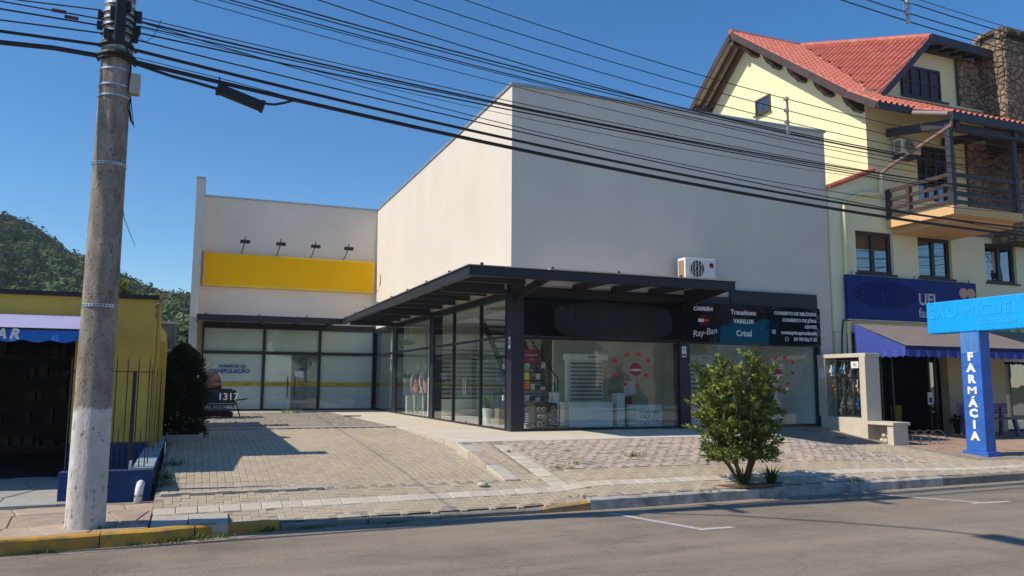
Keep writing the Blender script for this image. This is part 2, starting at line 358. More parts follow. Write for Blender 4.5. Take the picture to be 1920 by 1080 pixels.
# sidewalk herringbone
me_h=slab_mesh('paver',.20,.10,m_paver); me_w=slab_mesh('tactile_tile',.25,.25,m_tile,j=.004)
itd=[];its=[]
inslab=lambda x,y: -.42<x<.46 and y<10.52
for cx in range(-6,165):
    for cy in range(0,40):
        c=(cx-cy)%4
        if c==0: x,y,rz=(cx+1)*.1005,9.9+(cy+.5)*.1005,0
        elif c==3: x,y,rz=(cx+.5)*.1005,9.9+(cy+1)*.1005,math.pi/2
        else: continue
        if y<yk(x)+.17 or abs(y-band(x))<.085 or inslab(x,y): continue
        if x<4.4:
            if y<11.22 and x>-.36: itd.append((x,y,rz,me_h))
        elif x<16:
            top=11.62 if x<13.4 else 13.3+min(1.8,(x-13.4)*2)
            if x>14.9: top=11.7
            if y<top and not(5.02<x<5.22 and y>10.95): its.append((x,y,rz,me_h))
            
lay('paver','far_pavers',m_paver,DR,it_drive+itd,gd)
lay('paver','far_pavers',m_paver,SW,its,gr,limit=280)
# strip between edge kerb and grass pavers
it=[]
for i in range(7):
    for j in range(20):
        x=4.68+i*.1015; y=11.7+j*.1005*2*.5
        if j%2: continue
        y=11.72+j*.1005+(.1 if i%2 else 0)
        if y<13.56 and not 4.93<x<5.27: it.append((x,y,0,me_p))
lay('paver','side_pavers',m_paver,SW,it,gr,limit=0)
# tactile band + branch
itd=[];its=[]
for k in range(80):
    x=-.28+k*.2515
    if x>17: break
    y=band(x)
    (itd if x<4.4 else its).append((x,y,.022,me_w))
for k in range(10): its.append((5.12,11.0+k*.2515,0,me_w))
lay('tactile_tile','tiles',m_tile,DR,itd,lambda x,y:gd(x,y)+.007); lay('tactile_tile','tiles',m_tile,SW,its,lambda x,y:gr(x,y)+.007)
# grass pavers
me_g=ring_mesh('grass_paver',.235,.15,.085,.05,m_paverpink); it=[]
for i in range(36):
    for j in range(13):
        x=5.42+i*.2365; y=11.72+j*.1515
        if y<13.6: it.append((x+(.0 if j%2 else .09),y,0,me_g))
lay('grass_paver','far_grass_pavers',m_paverpink,SW,it,gr,jit=.006,tilt=.015)
grid('soil_bed',m_soil,5.3,14.0,lambda x:11.64,13.64,gr,-.028,30,8)
# irregular flagstones
def clip(poly,p,n):
    out=[]
    for i in range(len(poly)):
        a,b=poly[i],poly[(i+1)%len(poly)]; da=(a[0]-p[0])*n[0]+(a[1]-p[1])*n[1]; db=(b[0]-p[0])*n[0]+(b[1]-p[1])*n[1]
        if da<=0: out.append(a)
        if (da<0)!=(db<0) and abs(da-db)>1e-9: t=da/(da-db); out.append((a[0]+(b[0]-a[0])*t,a[1]+(b[1]-a[1])*t))
    return out
def voronoi(x0,x1,y0,y1,s,rng,jit=.42,gap=.012,sy=None):
    sy=sy or s; pts=[]; nx=max(1,round((x1-x0)/s)); ny=max(1,round((y1-y0)/sy))
    for i in range(-1,nx+1):
        for j in range(-1,ny+1):
            pts.append((x0+(i+.5+rng.uniform(-jit,jit))*(x1-x0)/nx,y0+(j+.5+rng.uniform(-jit,jit))*(y1-y0)/ny))
    res=[]
    for p in pts:
        poly=[(x0,y0),(x1,y0),(x1,y1),(x0,y1)]
        for q in pts:
            if q is p: continue
            d=math.hypot(q[0]-p[0],q[1]-p[1])
            if d<3.2*max(s,sy) and d>1e-6:
                n=((q[0]-p[0])/d,(q[1]-p[1])/d); poly=clip(poly,(p[0]+n[0]*(d/2-gap/2),p[1]+n[1]*(d/2-gap/2)),n)
                if len(poly)<3: break
        if len(poly)>=3:
            ar=abs(sum(poly[i][0]*poly[(i+1)%len(poly)][1]-poly[(i+1)%len(poly)][0]*poly[i][1] for i in range(len(poly))))/2
            if ar>.12*s*sy: res.append(poly)
    return res
def flag(name,mat,parent,x0,x1,y0,y1,s,g,seed,keep=lambda x,y:True,kerbclip=False):
    rng=random.Random(seed)
    for poly in voronoi(x0,x1,y0,y1,s,rng,gap=.02):
        if kerbclip:
            ya,yb=yk(-1.74)+.17,yk(-.42)+.17; sl_=(yb-ya)/1.32; nn=math.hypot(sl_,1); poly=clip(poly,(-1.74,ya),(sl_/nn,-1/nn))
            if len(poly)<3: continue
        cx=sum(p[0] for p in poly)/len(poly); cy=sum(p[1] for p in poly)/len(poly)
        if not keep(cx,cy): continue
        h=rng.uniform(-.003,.004); mb=MB(); n=len(poly)
        mb.v=[(x,y,g(x,y)-.05) for x,y in poly]+[(x,y,g(x,y)+h-.005) for x,y in poly]+[(cx+(x-cx)*.97,cy+(y-cy)*.97,g(x,y)+h) for x,y in poly]
        mb.f=[tuple(range(2*n,3*n))]+[(r*n+i,r*n+(i+1)%n,(r+1)*n+(i+1)%n,(r+1)*n+i) for r in (0,1) for i in range(n)]
        mb.build(name,mat,parent)
flag('flagstone',m_flag,LP,-7,-.42,9.55,11.3,.52,lambda x,y:gl(y),5,kerbclip=True)
flag('flagstone',m_flaggrey,LP,-7,-.9,11.34,13.95,.6,lambda x,y:gl(y)+.03,6)
flag('flagstone',m_flagred,SW,15.3,23,11.9,16.0,.7,gr,8)
# two loose kerb ramp slabs
for i,(xa,xb) in enumerate(((-.40,-.02),(.0,.42))):
    mb=MB(); vs=[(xa,9.79,-.9),(xb,9.79,-.9),(xb,10.47,-.9),(xa,10.47,-.9),(xa,9.79,-.565),(xb,9.79,-.57),(xb+.02,10.47,-.545),(xa,10.47,-.53)]
    mb.add(vs,[(0,3,2,1),(4,5,6,7),(0,1,5,4),(1,2,6,5),(2,3,7,6),(3,0,4,7)]); mb.build('ramp_slab',m_concrete,DR,bevel=.008)
# kerb stones
kerb=None; x=-9.0; rng=random.Random(2); i=0
while x<32:
    ln=rng.uniform(.92,1.08)
    if x<4.45<x+ln: ln=4.45-x
    elif 4.40<x<4.5: ln=.72
    if ln<.3: ln+=0
    xe=x+ln
    if x<.3: mt,zt=m_kyel,-.555
    elif x<.8: mt,zt=m_kyel,-.615
    elif x<4.3: mt,zt=m_kplain,-.635
    elif x<5.1: mt,zt=m_kyel2,-.60
    elif x<12.0: mt,zt=m_kwhite,-.548
    else: mt,zt=m_kplain,-.555
    zs=zt-.0; ze=zt
    if 4.3<x<5.1: zs,ze=-.635,-.575
    if -.2<x<.35: ze=-.60
    mb=MB(); N_=5; 
    for k in range(N_+1):
        xx=x+.006+(ln-.012)*k/N_; y=yk(xx); z=zs+(ze-zs)*k/N_+rng.uniform(-.004,.004); wv=rng.uniform(-.006,.006)
        mb.v+=[(xx,y+wv,-.9),(xx,y+.015+wv,z-.02),(xx,y+.045,z),(xx,y+.15,z+.002),(xx,y+.15,-.9)]
    for k in range(N_):
        for q in range(4): a=k*5+q; mb.f.append((a,a+1,a+6,a+5)[::-1])
    mb.f+=[(0,1,2,3,4),tuple(N_*5+q for q in (4,3,2,1,0))]
    if kerb is None:
        fb=MB()
        for q in range(60): fb.v+=[(-9+41*q/59,yk(-9+41*q/59)+.02,-.74),(-9+41*q/59,yk(-9+41*q/59)+.135,-.74)]
        fb.f=[(2*q,2*q+2,2*q+3,2*q+1) for q in range(59)]
        kerb=struct(fb.build('kerb',m_kplain))
    mb.build('kerb_stone',mt,kerb,fix=True); x=xe
# ------------------------------------------------------------------ text
_tc={}
def text(name,body,size,loc,rot,mat,parent=None,align='LEFT',bold=0,ext=.003,sx=1,shear=0,space=1,alignY='CENTER'):
    key=(body,size,align,bold,ext,shear,space)
    if key not in _tc:
        cu_=bpy.data.curves.new('t','FONT'); cu_.body=body; cu_.size=size; cu_.align_x=align; cu_.align_y=alignY; cu_.offset=bold; cu_.extrude=ext; cu_.shear=shear; cu_.space_character=space; cu_.resolution_u=3
        to=bpy.data.objects.new('t',cu_); COL.objects.link(to); dg=bpy.context.evaluated_depsgraph_get()
        me=bpy.data.meshes.new_from_object(to.evaluated_get(dg)); bpy.data.objects.remove(to); bpy.data.curves.remove(cu_)
        _tc[key]=me
    me=_tc[key].copy(); me.materials.clear(); me.materials.append(mat)
    o=bpy.data.objects.new(name,me); COL.objects.link(o)
    off=ROOT.get(parent.name,Vector((0,0,0))) if parent else Vector((0,0,0))
    o.location=Vector(loc)-off; o.rotation_euler=rot; o.scale=(sx,1,1)
    if parent: o.parent=parent
    return o
FRONT=(math.pi/2,0,0); LEFTF=(math.pi/2,0,-math.pi/2)
m_txtw=M('white_lettering',(.8,.8,.8),(.74,.74,.74),rough=.4); m_txtblue=M('blue_lettering',(.02,.09,.32),rough=.5)
m_red=M('red_print',(.62,.02,.03),rough=.5); m_black=M('black_plastic',(.012,.012,.014),rough=.45)
m_chrome=M('brushed_steel',(.6,.6,.6),rough=.25,metal=1)
# ================================================================== commercial building
B=thing('commercial_building','beige flat-roofed commercial building with blank walls above black-framed shop windows','building',(6.4,16.2,0))
T=7.91
# upper walls
mb=MB().box(6.41,15.53,16.2,16.45,3.0,T-.06); mb.build('front_wall',m_wall,B)
mb=MB().box(6.41,6.66,16.453,30.75,3.03,T-.063); mb.build('side_wall',m_wall,B)
mb=MB().box(15.05,15.53,16.2,16.45,-.3,2.997); mb.build('end_pier',m_wall,B)
mb=MB().box(15.28,15.53,16.455,31,-.3,T-.063); mb.build('party_wall',m_wall,B)
mb=MB().box(6.67,15.27,30.76,31,-.3,T-.063); mb.build('rear_wall',m_wall,B)
mb=MB().box(6.67,15.27,16.46,30.75,T-.4,T-.3); mb.build('roof',m_concrete,B)
for d in ((6.37,15.57,16.16,16.47,T-.06,T),(6.37,6.68,16.475,31.0,T-.062,T-.002)): MB().box(*d).build('coping',m_metalcap,B)
MB().box(15.40,15.56,16.2,16.2001,0,.001)
# faint render joint lines as shallow grooves: thin proud strips of the same paint
# wing
mb=MB().box(-.05,6.405,30.75,30.95,3.0,T-.06); mb.build('wing_wall',m_wall2,B)
mb=MB().box(-.05,.13,30.75,30.95,-.2,2.997); mb.build('wing_pier',m_wall2,B)
MB().box(-.07,6.36,30.71,30.99,T-.06,T).build('coping',m_metalcap,B)
mb=MB().box(-.33,-.055,29.9,42,-.3,8.30); mb.build('boundary_wall',m_wall,B)
MB().box(-.35,-.035,29.86,42.05,8.30,8.36).build('coping',m_metalcap,B)
MB().box(-.05,6.4,41.8,42,-.3,T-.06).build('rear_wall',m_wall2,B)
MB().box(-.05,6.4,30.96,41.79,3.2,3.3).build('wing_ceiling',m_iwall,B)
MB().box(-.05,6.4,30.96,41.79,-.2,.02).build('wing_floor',m_ifloor,B)
MB().box(.0,6.39,33.2,33.3,.021,3.19).build('partition',m_iwall,B)
# shop interior shell
MB().box(6.45,15.27,16.26,30.75,-.3,.015).build('floor_slab',m_ifloor,B)
MB().box(6.67,15.27,16.46,30.75,3.2,3.28).build('ceiling',m_iwall,B)
MB().box(10.3,15.27,22.4,22.5,.016,3.19).build('partition',m_iwall,B)
MB().box(15.2,15.272,16.47,22.39,.016,3.19).build('lining',m_iwall,B)
MB().box(6.68,10.2,28.9,29.0,.016,3.19).build('partition',m_iwall,B)
# front frame
def col_(x0,x1,y0,y1,z0,z1,name='column'): return MB().box(x0,x1,y0,y1,z0,z1).build(name,m_steel,B,bevel=.006)
col_(6.385,6.69,16.1,16.42,0,3.28); col_(10.735,11.03,16.12,16.4,0,2.995)
MB().box(6.69,12.26,16.14,16.3,2.96,3.2).build('fascia_panel',m_steelfl,B); MB().box(12.26,15.0,16.13,16.19,2.96,3.385).build('fascia_panel',m_steelfl,B)
def pane(par,name,x0,x1,y0,y1,z0,z1,mat=None): return MB().box(x0,x1,y0,y1,z0,z1).build(name,mat or m_glass,par)
def bay_front(xs,z0,z1,yy,name='shop_window',glassmat=None,t=.012):
    f=MB(); x0,x1=xs[0],xs[-1]
    f.box(x0,x1,yy-.03,yy+.03,z0,z0+.045); f.box(x0,x1,yy-.03,yy+.03,z1-.04,z1); f.box(x0,x0+.03,yy-.03,yy+.03,z0+.045,z1-.04); f.box(x1-.03,x1,yy-.03,yy+.03,z0+.045,z1-.04)
    o=f.build(name,m_steel,B)
    for a,b in zip(xs[:-1],xs[1:]): pane(o,'pane',a+(.031 if a==x0 else .003),b-(.031 if b==x1 else .003),yy-t/2,yy+t/2,z0+.046,z1-.041,glassmat)
    return o
bay_front([6.69,8.62,10.735],.015,2.06,16.2); bay_front([11.03,13.0,14.96],.015,2.06,16.2)
bx('end_frame',m_steel,B,14.962,15.048,16.13,16.3,0,2.96)
MB().box(6.69,14.96,16.21,16.3,2.061,2.955).build('sign_backing',m_steelfl,B)
# side frame (plane X=6.4)
SX=6.41
col_(6.38,6.66,22.28,22.62,0,3.1); col_(6.38,6.66,26.95,27.35,0,3.1)
MB().box(6.375,6.665,16.42,30.7,2.98,3.1).build('beam',m_steel,B)
def bay_side(ys,name='side_window',doors=()):
    f=MB(); y0,y1=ys[0],ys[-1]; z0,z1,zt=.015,2.975,2.08
    f.box(SX-.035,SX+.035,y0,y1,z0,z0+.03); f.box(SX-.035,SX+.035,y0,y1,z1-.04,z1); f.box(SX-.034,SX+.034,y0,y1,zt-.03,zt+.03)
    for y in ys: f.box(SX-.04,SX+.04,max(y0,y-.03),min(y1,y+.03),z0+.03,zt-.03); f.box(SX-.04,SX+.04,max(y0,y-.03),min(y1,y+.03),zt+.03,z1-.04)
    o=f.build(name,m_steel,B)
    for k,(a,b) in enumerate(zip(ys[:-1],ys[1:])):
        pane(o,'upper_pane',SX-.006,SX+.006,a+.031,b-.031,zt+.031,z1-.041)
        if k in doors:
            for q in (0,1):
                ya=a+.035+q*((b-a)/2-.033); yb=ya+(b-a)/2-.04
                d=pane(B,'glass_door',SX-.006,SX+.006,ya,yb,.05,zt-.035)
                yh=(yb-.08) if q==0 else (ya+.08)
                MB().tube([(SX-.06,yh,.75),(SX-.06,yh,1.15)],.013).build('door_handle',m_chrome,d)
                MB().box(SX-.02,SX+.02,ya+.0,ya+.10,.046,.09).build('patch_fitting',m_chrome,d)
        else: pane(o,'pane',SX-.006,SX+.006,a+.031,b-.031,z0+.031,zt-.031)
bay_side([16.42,18.16,20.34,22.28],doors=(1,)); bay_side([22.62,26.95]); bay_side([27.35,30.7])
# wing storefront
m_film=M('frosted_film',(.84,.88,.88),(.80,.84,.84),scale=1.2,rough=.6); m_filmband=M('yellow_film',(.55,.42,.02),rough=.5)
WY=30.6
MB().box(.13,6.39,30.55,30.72,3.03,3.2).build('fascia_panel',m_steelfl,B)
xs=[.14,2.28,4.30,6.37]
f=MB(); f.box(.14,6.37,WY-.05,WY+.05,.003,.05); f.box(.14,6.37,WY-.05,WY+.05,2.98,3.029); f.box(.14,6.37,WY-.049,WY+.049,2.05,2.16)
for x in xs: f.box(x-.05 if x>.2 else x,x+.05 if x<6.3 else x,WY-.055,WY+.055,.05,2.05); f.box(x-.05 if x>.2 else x,x+.05 if x<6.3 else x,WY-.055,WY+.055,2.16,2.98)
wf=f.build('storefront_frame',m_steel,B)
for k in range(3):
    a,b=xs[k]+.052,xs[k+1]-.052; mid=(a+b)/2
    for u,v in ((a,mid-.003),(mid+.003,b)):
        pane(wf,'upper_pane',u,v,WY-.006,WY+.006,2.162,2.978); pane(wf,'blind',u,v,WY+.03,WY+.04,2.162,2.978,m_film)
        if k!=1:
            pane(wf,'pane',u,v,WY-.006,WY+.006,.052,2.048); pane(wf,'blind',u,v,WY+.03,WY+.04,.052,2.048,m_film)
    if k!=1: bx('yellow_strip',m_filmband,wf,a if k else .9,b,WY-.012,WY-.0065,.89,1.03)
for q in (0,1):
    a=2.335+q*.96; b=a+.955
    d=pane(B,'glass_door',a,b,WY-.007,WY+.007,.06,2.045)
    if q==0: pane(d,'blind',a,b,WY+.04,WY+.05,.06,2.045,m_film)
    bx('yellow_strip',m_filmband,d,a,b,WY-.013,WY-.0075,.89,1.03)
    xh=b-.13 if q==0 else a+.13
    MB().tube([(xh,WY-.07,.45),(xh,WY-.07,1.25)],.018).build('door_handle',m_black,d)
    bx('notice',m_txtw,d,*( (2.85,3.13) if q==0 else (3.42,3.72)),WY-.016,WY-.0135,*((1.30,1.38) if q==0 else (1.22,1.44)))
    text('strip_lettering','Agafarma',.075,(a+.45,WY-.016,.96),FRONT,m_black,d,'CENTER')
text('lettering','FARMÁCIA DE',.145,(1.20,WY-.016,1.60),FRONT,m_txtblue,wf,'CENTER',bold=.004)
text('lettering','MANIPULAÇÃO',.20,(1.11,WY-.016,1.42),FRONT,m_txtblue,wf,'CENTER',bold=.006)
text('lettering','7-4330',.17,(1.17,WY-.016,.63),FRONT,m_txtblue,wf,'CENTER',bold=.006)
for xx in (1.75,5.1): text('strip_lettering','Agafarma',.07,(xx,WY-.016,.96),FRONT,m_black,wf,'CENTER')
# side panel between wing and shop with blue cross
bx('corner_post',m_steel,B,6.375,6.665,30.701,30.749,0,3.1)
# ---------------- canopy
m_sheet=M('pale_roof_sheet',(.62,.57,.50),(.54,.5,.44),scale=3,rough=.6)
CT,CB=3.29,3.10
cnp=MB()
cnp.box(4.76,10.93,14.2,14.26,CB,CT); cnp.box(4.76,4.82,14.26,28.4,CB,CT); cnp.box(-.08,4.82,28.4,28.46,CB,CT+.01)
for yy in (14.2,): cnp.box(4.76,10.93,14.18,14.3,CT-.012,CT+.003); cnp.box(4.76,10.93,14.18,14.3,CB-.003,CB+.012)
cnp.box(4.74,4.86,14.3,28.38,CB-.003,CB+.012); cnp.box(4.74,4.86,14.3,28.38,CT-.012,CT+.003)
cnp.box(10.87,10.93,14.3,16.1,CB,CT); cnp.box(-.08,-.02,28.46,30.5,CB,CT)
can=cnp.build('canopy',m_steel,B)
for y in np.arange(15.3,28.2,1.22):
    mb=MB().box(4.82,6.37,y-.03,y+.03,CB+.02,CT-.014); mb.build('rafter',m_steel,can)
for y in (16.25,22.45,27.15):
    mb=MB().box(4.82,6.37,y-.045,y+.045,CB-.1,CB+.018); mb.build('bracket_beam',m_steel,can)
for x in np.arange(7.9,10.8,1.0): MB().box(x-.03,x+.03,14.27,16.1,CB+.02,CT-.014).build('rafter',m_steel,can)
MB().bar((6.5,16.1,2.95),(6.5,14.3,3.2),.06,.18).build('bracket_beam',m_steel,can); MB().bar((10.85,16.1,2.95),(10.85,14.3,3.2),.06,.18).build('bracket_beam',m_steel,can)
for x in np.arange(.9,4.6,1.2): MB().box(x-.03,x+.03,28.47,30.5,CB+.02,CT-.014).build('rafter',m_steel,can)
ys=list(np.arange(14.16,28.3,1.75))+[28.38]
for a,b in zip(ys[:-1],ys[1:]): MB().box(4.72,6.40,a+.006,b-.006,CT+.006,CT+.02).build('roof_sheet',m_poly,can)
for a in np.arange(6.42,10.8,1.52): MB().box(a,min(a+1.51,11.0),14.14,16.15,CT+.007,CT+.03).build('roof_sheet',m_sheet,can)
MB().box(-.1,4.7,28.37,30.7,CT+.012,CT+.03).build('roof_sheet',m_sheet,can)
for p in [(x,14.17) for x in np.arange(5.0,11,1.5)]+[(4.76,y) for y in np.arange(15.5,28.3,1.75)]+[(x,28.4) for x in (.2,1.9,3.5)]:
    MB().lathe([(.035,0),(.035,.03),(.02,.045)],(p[0],p[1],CT+.02),8).build('bolt_cap',m_black,can)
# stickers on columns
for x,z,y in ((6.70,1.93,16.095),):
    pass
def label_plate(x,y,z,lab,parent_dir='front'):
    t=thing('alarm_notice',lab,'notice',(x,y,z))
    if parent_dir=='front': bx('plate',m_txtw,t,x-.06,x+.06,y-.004,y,z-.13,z+.13); bx('print',m_black,t,x-.045,x+.045,y-.006,y-.0045,z-.10,z-.05); bx('print',m_chrome,t,x-.03,x+.03,y-.006,y-.0045,z+.02,z+.09)
    else: bx('plate',m_txtw,t,x-.004,x,y-.06,y+.06,z-.13,z+.13); bx('print',m_chrome,t,x-.006,x-.0045,y-.04,y+.04,z-.05,z+.09)
label_plate(10.86,16.118,1.82,'small white alarm notice on the black column between the two front windows')
label_plate(6.379,16.2,1.93,'small white alarm notice on the left face of the corner column','side')
# ---------------- signs
m_acr=M('glossy_black_acrylic',(.008,.009,.013),scale=2,rough=.06,bump=.9,bscale=.9,spec=.6)
m_ghost=M('matt_dark_film',(.007,.008,.012),scale=2,rough=.22); m_ghost2=M('faded_lettering',(.014,.013,.013),rough=.3)
S1=thing('shop_sign','long glossy black shop sign with faint painted-over lettering left of middle column','sign',(8.7,16.1,2.1))
MB().box(6.68,10.80,16.07,16.135,2.072,2.957).build('board',m_acr,S1,bevel=.02)
mb=MB(); pl=[(8.95+1.55*math.copysign(abs(math.cos(a))**.55,math.cos(a)),16.066,2.50+.41*math.copysign(abs(math.sin(a))**.55,math.sin(a))) for a in np.linspace(0,2*math.pi,48,endpoint=False)]
mb.prism(pl,(0,-.003,0),(0,.003,0)); mb.build('cover_patch',m_ghost,S1,fix=True)
text('lettering','N',.44,(7.72,16.06,2.60),FRONT,m_ghost2,S1,'CENTER',bold=.015); text('lettering','OVA',.34,(8.28,16.06,2.57),FRONT,m_ghost2,S1,'CENTER',bold=.012)
text('lettering','JOIAS E RELÓGIOS',.13,(9.0,16.06,2.18),FRONT,m_ghost2,S1,'CENTER')
S2=thing('shop_sign','glossy black shop sign printed with eyewear brand names and a phone number','sign',(12.9,16.1,2.1))
MB().box(10.81,15.02,16.06,16.128,2.03,3.02).build('board',m_acr,S2,bevel=.02)
yy=16.054
text('lettering','CARRERA',.13,(11.38,yy,2.87),FRONT,m_txtw,S2,'CENTER',bold=.006,shear=.35)
text('lettering','TOMMY',.055,(11.39,yy,2.685),FRONT,m_red,S2,'CENTER'); text('lettering','HILFIGER',.05,(11.39,yy,2.50),FRONT,m_red,S2,'CENTER')
bx('flag_panel',m_txtw,S2,11.24,11.39,yy-.003,yy+.003,2.55,2.63); bx('flag_panel',m_red,S2,11.392,11.54,yy-.003,yy+.003,2.55,2.63)
text('lettering','Ray-Ban',.22,(11.42,yy,2.30),(math.pi/2,R(-9),0),m_txtw,S2,'CENTER',shear=.25)
text('lettering','Transitions',.17,(12.58,yy,2.82),FRONT,m_txtw,S2,'CENTER',bold=.004); text('lettering','VARILUX',.14,(12.58,yy,2.60),FRONT,m_txtw,S2,'CENTER',bold=.006,space=1.1); text('lettering','Crizal',.2,(12.58,yy,2.30),FRONT,m_txtw,S2,'CENTER',bold=.004)
for b_,z,s_ in (('CONSERTO DE RELÓGIOS',2.85,.115),('CONSERTO DE JÓIAS',2.68,.115),('LENTES',2.525,.115),('novaopticapicadacafe',2.365,.135),('54 99156.7-35',2.20,.13)):
    text('lettering',b_,s_,(14.88,yy,z),FRONT,m_txtw,S2,'RIGHT',bold=.003)
mb=MB(); mb.box(13.45,13.55,yy-.003,yy+.003,2.325,2.34).box(13.45,13.55,yy-.003,yy+.003,2.41,2.425).box(13.45,13.465,yy-.003,yy+.003,2.341,2.409).box(13.535,13.55,yy-.003,yy+.003,2.341,2.409).box(13.485,13.515,yy-.003,yy+.003,2.36,2.39); mb.build('camera_icon',m_txtw,S2)
MB().tube([(13.9+.05*math.cos(a),yy,2.20+.05*math.sin(a)) for a in np.linspace(0,6.28,14)],.007,5).build('phone_icon',m_txtw,S2)
m_yel=M('yellow_sign_face',(.96,.52,.008),(.93,.50,.008),scale=2,rough=.75,spec=.08); m_yel2=M('yellow_sign_edge',(.92,.60,.04),scale=2,rough=.4)
S3=thing('fascia_sign','long blank yellow sign on the beige wall under four small spotlights','sign',(3.2,30.6,4.5))
MB().box(.03,6.32,30.60,30.745,4.515,5.76).build('frame',m_yel2,S3,bevel=.015); MB().box(.14,6.24,30.585,30.598,4.60,5.70).build('face',m_yel,S3)
lab4=['leftmost of the four black spotlights above the yellow sign','second spotlight from the left above the yellow sign','third spotlight from the left above the yellow sign','rightmost of the four black spotlights above the yellow sign']
for k,x in enumerate((1.34,2.60,3.86,5.10)):
    s_=thing('spotlight',lab4[k],'spotlight',(x,30.6,5.76),'spotlights over the yellow sign')
    MB().tube([(x,30.72,5.80),(x,30.35,5.84),(x+.06,29.95,6.12)],.018,6).build('arm',m_black,s_)
    MB().box(x-.10,x+.24,29.86,30.04,6.06,6.17).build('lamp_head',m_black,s_,bevel=.01); MB().tube([(x+.06,29.95,6.17),(x+.06,29.95,6.30)],.02,6).build('hinge',m_black,s_)
# ---------------- rooftop AC on canopy
def split_ac(x,y,z,w_,d_,h_,label,logo=True):
    t=thing('air_conditioner',label,'air conditioner',(x,y,z))
    MB().box(x,x+w_,y,y+d_,z+.03,z+h_).build('casing',m_white,t,bevel=.015)
    cx,cz=x+w_*.38,z+h_*.52; r=h_*.40
    MB().tube([(cx,y-.004,cz),(cx,y+.02,cz)],r,28).build('fan_opening',m_black,t)
    for k in range(3): MB().tube([(cx+r*(k+1)/3.2*math.cos(a),y-.012,cz+r*(k+1)/3.2*math.sin(a)) for a in np.linspace(0,6.283,25)],.005,4).build('guard_ring',m_white,t)
    for dx in (-.6,-.2,.2,.6): MB().box(cx+dx*r-.005,cx+dx*r+.005,y-.016,y-.008,cz-r*math.sqrt(1-dx*dx),cz+r*math.sqrt(1-dx*dx)).build('guard_bar',m_white,t)
    bx('side_grille',M('coil_fins',(.32,.22,.13),scale=30,rough=.6),t,x-.004,x+.01,y+.05,y+d_-.04,z+.07,z+h_-.06)
    if logo: bx('rating_label',m_black,t,x+w_*.80,x+w_*.93,y-.004,y-.001,z+h_*.66,z+h_*.80); bx('rating_label',m_red,t,x+w_*.80,x+w_*.93,y-.004,y-.001,z+h_*.58,z+h_*.655)
    for q in (.12,.85): bx('foot',m_black,t,x+w_*q-.03,x+w_*q+.03,y+.02,y+d_-.02,z,z+.03)
    return t
split_ac(10.63,15.66,3.51,.86,.32,.53,'white outdoor air conditioner unit standing on the black canopy roof')
bx('stand',m_steelfl,bpy.data.objects['canopy'],10.6,11.55,15.6,16.15,3.33,3.505)
# ------------------------------------------------------------------ foliage helpers
def leaves(P,D,Nn,ln,wd,fold=.25):
    """arrays of base points, directions, normals -> folded diamond leaves"""
    P=np.asarray(P,float);D=np.asarray(D,float);Nn=np.asarray(Nn,float);n=len(P)
    D/=np.linalg.norm(D,axis=1,keepdims=True)+1e-9; S=np.cross(D,Nn); S/=np.linalg.norm(S,axis=1,keepdims=True)+1e-9; U=np.cross(S,D)
    ln=np.broadcast_to(np.asarray(ln,float).reshape(-1,1),(n,1)); wd=np.broadcast_to(np.asarray(wd,float).reshape(-1,1),(n,1))
    a=P; t=P+D*ln-U*ln*.12; m=P+D*ln*.5; l=m+S*wd*.5+U*wd*fold; r=m-S*wd*.5+U*wd*fold
    V=np.stack([a,r,t,l],1).reshape(-1,3); i=np.arange(n)*4
    F=np.stack([np.stack([i,i+1,i+2],1),np.stack([i,i+2,i+3],1)],1).reshape(-1,3)
    return V,F
def npmesh(name,V,F,mat,parent=None,smooth=False):
    off=ROOT.get(parent.name,Vector((0,0,0))) if parent else Vector((0,0,0))
    V=np.asarray(V)-np.array(off); me=bpy.data.meshes.new(name)
    me.vertices.add(len(V)); me.vertices.foreach_set('co',V.astype(np.float32).ravel())
    k=F.shape[1]; me.loops.add(F.size); me.loops.foreach_set('vertex_index',F.astype(np.int32).ravel())
    me.polygons.add(len(F)); me.polygons.foreach_set('loop_start',np.arange(len(F),dtype=np.int32)*k)
    me.update(calc_edges=True); me.validate(); me.materials.append(mat)
    o=bpy.data.objects.new(name,me); COL.objects.link(o)
    if parent: o.parent=parent; ROOT[o.name]=off
    return o
def unit(n): v=np.random.normal(size=(n,3)); return v/np.linalg.norm(v,axis=1,keepdims=True)
def leafmat(name,c,c2,isl=.35,trans=.22,rough=.5):
    return M(name,c,c2,scale=1.5,rough=rough,island=isl,trans=trans,spec=.35)
m_leaf=leafmat('shrub_leaf',(.27,.315,.065),(.13,.19,.035),isl=.42); m_leafd=leafmat('dark_leaf',(.028,.05,.022),(.014,.028,.013),trans=.1)
m_leafp=leafmat('potted_leaf',(.13,.25,.05),(.07,.15,.03)); m_bark=M('bark',(.14,.10,.07),(.07,.05,.035),scale=20,rough=.95,bump=.6,bscale=60)
m_strap=leafmat('strap_leaf',(.06,.11,.025),(.03,.06,.015)); m_weed=leafmat('weed',(.17,.24,.05),(.10,.15,.03))
